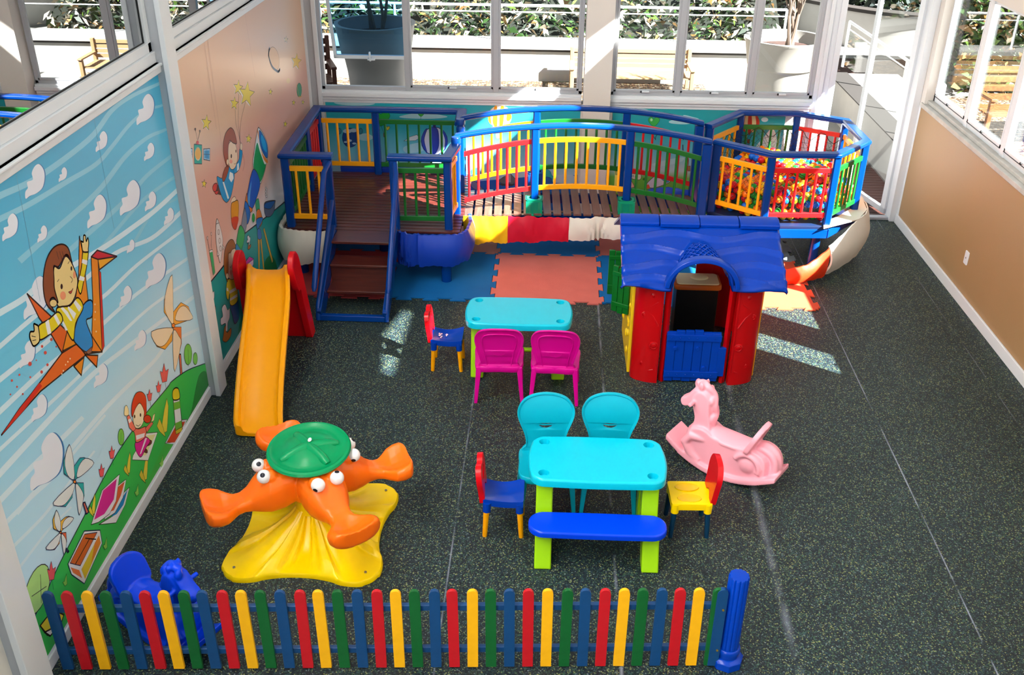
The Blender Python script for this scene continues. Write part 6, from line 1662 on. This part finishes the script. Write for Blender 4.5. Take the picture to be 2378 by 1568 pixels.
# railings
def railing(name, label, pts, z0, z1, nposts, glass=True):
    t = thing(name, label, 'railing', (pts[0][0], pts[0][1], z0)); ox, oy = pts[0]
    b = MB(); q_ = [V(p[0]-ox, p[1]-oy, 0) for p in pts]
    b.tube([p+V(0, 0, z1-z0) for p in q_], 0.020, 10); b.tube([p+V(0, 0, z1-z0-0.10) for p in q_], 0.009, 8); b.build('top_rail', white_paint, t)
    d = q_[-1]-q_[0]
    for i in range(nposts):
        p = q_[0]+d*i/(nposts-1); b = MB(); b.cyl(p, p+V(0, 0, z1-z0), 0.020, n=10); b.build('railing_post', white_paint, t)
    if glass:
        b = MB(); n_ = V(-d.y, d.x, 0).normalized()*0.004
        b.add([q_[0]+n_+V(0,0,.05), q_[-1]+n_+V(0,0,.05), q_[-1]+n_+V(0,0,z1-z0-.12), q_[0]+n_+V(0,0,z1-z0-.12), q_[0]-n_+V(0,0,.05), q_[-1]-n_+V(0,0,.05), q_[-1]-n_+V(0,0,z1-z0-.12), q_[0]-n_+V(0,0,z1-z0-.12)], [(0,1,2,3),(7,6,5,4),(0,4,5,1),(3,2,6,7),(0,3,7,4),(1,5,6,2)]); b.build('railing_glass', clear_glass, t)
railing('terrace_railing', 'white tube railing with glass on top of the terrace parapet', [(-8.6, 16.0), (3.6, 16.0)], 0.60, 1.12, 9)
railing('ramp_railing', 'white handrail with glass along the low wall seen through the open door', [(4.45, 11.4), (4.30, 15.0)], 0.50, 1.15, 4)
# plant pots
def pot(label, x, y, H, R, m, seed):
    t = thing('plant_pot', label, 'plant pot', (x, y, 0), 0, 'large round terrace pots')
    b = MB(); k = R
    b.lathe([(0.56*k, 0), (0.60*k, 0.02), (0.74*k, H*.55), (0.80*k, H*.68), (0.86*k, H*.70), (0.90*k, H*.80), (0.97*k, H*.97), (1.0*k, H*.99), (1.0*k, H), (0.90*k, H), (0.86*k, H*.9), (0.80*k, H*.86), (0.001, H*.86)], n=56); b.build('pot', m, t)
    b = MB(); b.lathe([(0.79*k, H*.86), (0.78*k, H*.885), (0.001, H*.89)], n=24); b.build('soil', mat('bark_soil', (58, 36, 30), .95, noise=(40, .5), bump=(40, 1)), t)
    r_ = random.Random(seed); b = MB()
    def br(p, d, L, rad, dep):
        q_ = p+d*L; b.tube([p, (p+q_)/2+V(r_.uniform(-.03,.03), r_.uniform(-.03,.03), 0), q_], [rad, rad*.85, rad*.7], 6)
        if dep > 0:
            for _ in range(3 if dep > 1 else 2):
                nd = (d+V(r_.uniform(-.6,.6), r_.uniform(-.6,.6), r_.uniform(-.1,.4))).normalized(); br(q_, nd, L*r_.uniform(.6,.85), rad*.62, dep-1)
    for i in range(4 if seed == 3 else 5):
        br(V(r_.uniform(-.1,.1), r_.uniform(-.08,.08), H*.88), V(r_.uniform(-.25,.25), r_.uniform(-.2,.2), 1).normalized(), .45, .028, 3)
    b.build('bare_branches', mat('grey_bark', (112, 96, 84), .9, noise=(12, .3)), t)
pm1 = mat('grey_pot', (128, 128, 128), .5, noise=(3, .05)); pm2 = mat('pale_pot', (140, 136, 130), .5, noise=(3, .05))
pot('large grey round pot with a bare shrub outside the left back window', -2.33, 13.2, 1.38, 0.53, pm1, 3)
pot('large pale round pot with a bare shrub outside the right back window', 3.10, 13.6, 1.20, 0.55, pm2, 5)
# wooden garden armchair by the left window, bench and table outside the right windows
def slat_seat(name, label, x, y, rot, w, m, cat='bench', zs=1.0):
    t = thing(name, label, cat, (x, y, 0.001), rot); t.scale = (1, 1, zs)
    for sx in (-1, 1):
        for sy, h in ((-.26, .62), (.26, .98)):
            b = MB(); b.box(sx*w/2-.03, sx*w/2+.03, sy-.03, sy+.03, 0, h); b.build('leg', m, t, bevel=.008)
        b = MB(); b.box(sx*w/2-.04, sx*w/2+.04, -.31, .26, .62, .66); b.build('armrest', m, t, bevel=.01)
    b = MB()
    for i in range(6): b.box(-w/2, w/2, -.27+i*.09, -.20+i*.09, .42, .445)
    b.build('seat_slats', m, t)
    b = MB()
    for i in range(4): b.box(-w/2, w/2, .25, .285, .50+i*.12, .58+i*.12)
    b.build('back_slats', m, t)
slat_seat('garden_armchair', 'brown wooden garden armchair outside the leftmost back window', -3.42, 13.9, radians(20), .62, mat('dark_garden_wood', (66, 30, 16), .5, noise=(8, .2)), 'chair')
slat_seat('garden_bench', 'brown wooden bench on the gravel outside the right windows', 6.75, 13.1, radians(4), 2.3, bench_wood)
slat_seat('garden_bench', 'sunlit wooden bench on the terrace behind the middle of the back windows', 1.2, 15.25, 0, 1.8, mat('pale_wood', (150, 120, 84), .6), 'bench', .62)  # even pale wood tone
# vegetation banks: countless leaves, built as loose blades over a sloping bank
def leaf_bank(name, label, f, n, seed, cols, size=(0.10, 0.34)):
    r_ = random.Random(seed); b = MB()
    for i in range(n):
        p, up = f(r_); L = r_.uniform(*size); w = L*r_.uniform(.10, .24)
        a = r_.uniform(0, 2*pi); d = V(cos(a)*.8, sin(a)*.8, r_.uniform(-.8, .9)).normalized(); s_ = d.cross(V(r_.uniform(-1,1), r_.uniform(-1,1), r_.uniform(-.4,1))).normalized()*w
        m_ = p+d*L*.55+V(0, 0, .04*L)
        b.add([p, m_+s_, p+d*L+V(0,0,-.1*L), m_-s_], [(0, 1, 2, 3)], r_.choice(cols))
    o = b.build(name, [leafm[k] for k in range(len(leafm))]); tag(o, label, 'plants', None, 'stuff'); return o
def leafmat(n_, c):
    m = mat(n_, c, .5); return m
leafm = [leafmat('deep_green_leaf', (16, 34, 12)), leafmat('mid_green_leaf', (34, 62, 18)), leafmat('straw_leaf', (120, 88, 46)), leafmat('sun_glare_leaf', (190, 176, 156)), leafmat('blue_green_leaf', (12, 30, 28)), leafmat('lime_leaf', (66, 90, 24))]  # the palest leaf colour imitates foliage blown out by the sun
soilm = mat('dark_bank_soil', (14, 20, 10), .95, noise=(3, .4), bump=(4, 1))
def bank(nm, label, pts):
    b = MB(); b.add(pts, [(0, 1, 2, 3)]); b.add([p-V(0, 0, .3) for p in pts], [(3, 2, 1, 0)]); o = b.build(nm, soilm); tag(o, label, 'bank'); return o
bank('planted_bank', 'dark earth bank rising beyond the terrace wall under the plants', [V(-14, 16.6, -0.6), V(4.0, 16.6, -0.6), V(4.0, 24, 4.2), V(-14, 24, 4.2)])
def fb(r_):
    t = r_.random()**1.15; x = r_.uniform(-13, 3.9); y = 16.7+t*7; return V(x, y, -.55+t*4.5+r_.uniform(0, .45)), 0
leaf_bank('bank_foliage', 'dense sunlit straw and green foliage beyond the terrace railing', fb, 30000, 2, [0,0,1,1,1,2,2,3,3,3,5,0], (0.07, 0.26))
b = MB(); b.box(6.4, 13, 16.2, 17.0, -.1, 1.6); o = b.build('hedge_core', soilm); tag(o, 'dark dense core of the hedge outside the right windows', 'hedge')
def fr_(r_):
    y = r_.uniform(15.4, 16.3); return V(r_.uniform(6.2, 13), y, r_.uniform(-.05, 2.6)), 0
leaf_bank('hedge_foliage', 'green foliage beyond the wooden bench outside the right windows', fr_, 12000, 6, [0,1,1,1,5,2,0,1,5,2], (0.1, 0.34))
# curved wall and dark trees seen through the door glass
b = MB(); P_ = [(4.7, 19.6), (5.6, 18.6), (6.8, 18.0), (8.4, 17.7)]; c = catmull(P_, False, 6); rg = []
for i, p in enumerate(c): rg.append([V(p[0], p[1], -.2), V(p[0], p[1]+.25, -.2), V(p[0], p[1]+.25, .62), V(p[0], p[1], .62)])
b.loft(rg, 0, True, False); o = b.build('curved_garden_wall', MATS['weathered_plaster']); tag(o, 'weathered curved garden wall far outside the door', 'wall')
b = MB(); rg = []
for i, p in enumerate(c): rg.append([V(p[0], p[1]-.05, .62), V(p[0], p[1]+.3, .62), V(p[0], p[1]+.3, .68), V(p[0], p[1]-.05, .68)])
b.loft(rg, 0, True, False); b.build('wall_cap', MATS['parapet_dark_line'], o)
def ft(r_):
    x = r_.uniform(4.2, 10.5); y = r_.uniform(19.7, 21.2)+max(0, 5.2-x)*.4; return V(x, y, r_.uniform(-.2, 3.6)), 0
leaf_bank('tree_foliage', 'dark green tree foliage at the top of the open door view', ft, 9000, 9, [0,4,4,0,1,4], (0.15, 0.45))
b = MB(); b.cyl((5.3, 19.3, -0.1), (5.25, 19.35, 3.5), 0.05, 0.035, 10); o = b.build('young_tree_trunk', mat('pale_trunk', (214, 196, 160), .8)); tag(o, 'thin pale tree trunk far outside behind the door opening', 'tree trunk')
b = MB(); b.box(4.6, 6.1, 15.9, 17.6, -0.004, 0.04); o = b.build('soil_patch', MATS['bark_soil'] if 'bark_soil' in MATS else soilm); tag(o, 'dark brown planting soil outside, beyond the gravel behind the door', 'soil')
# light wall of the neighbouring wing that closes the view on the left
b = MB(); b.box(-9.2, -9.0, YB+.2, 15.6, 0, 3.2); o = b.build('boundary_wall', white_wall); tag(o, 'white boundary wall at the left end of the terrace outside', 'wall')
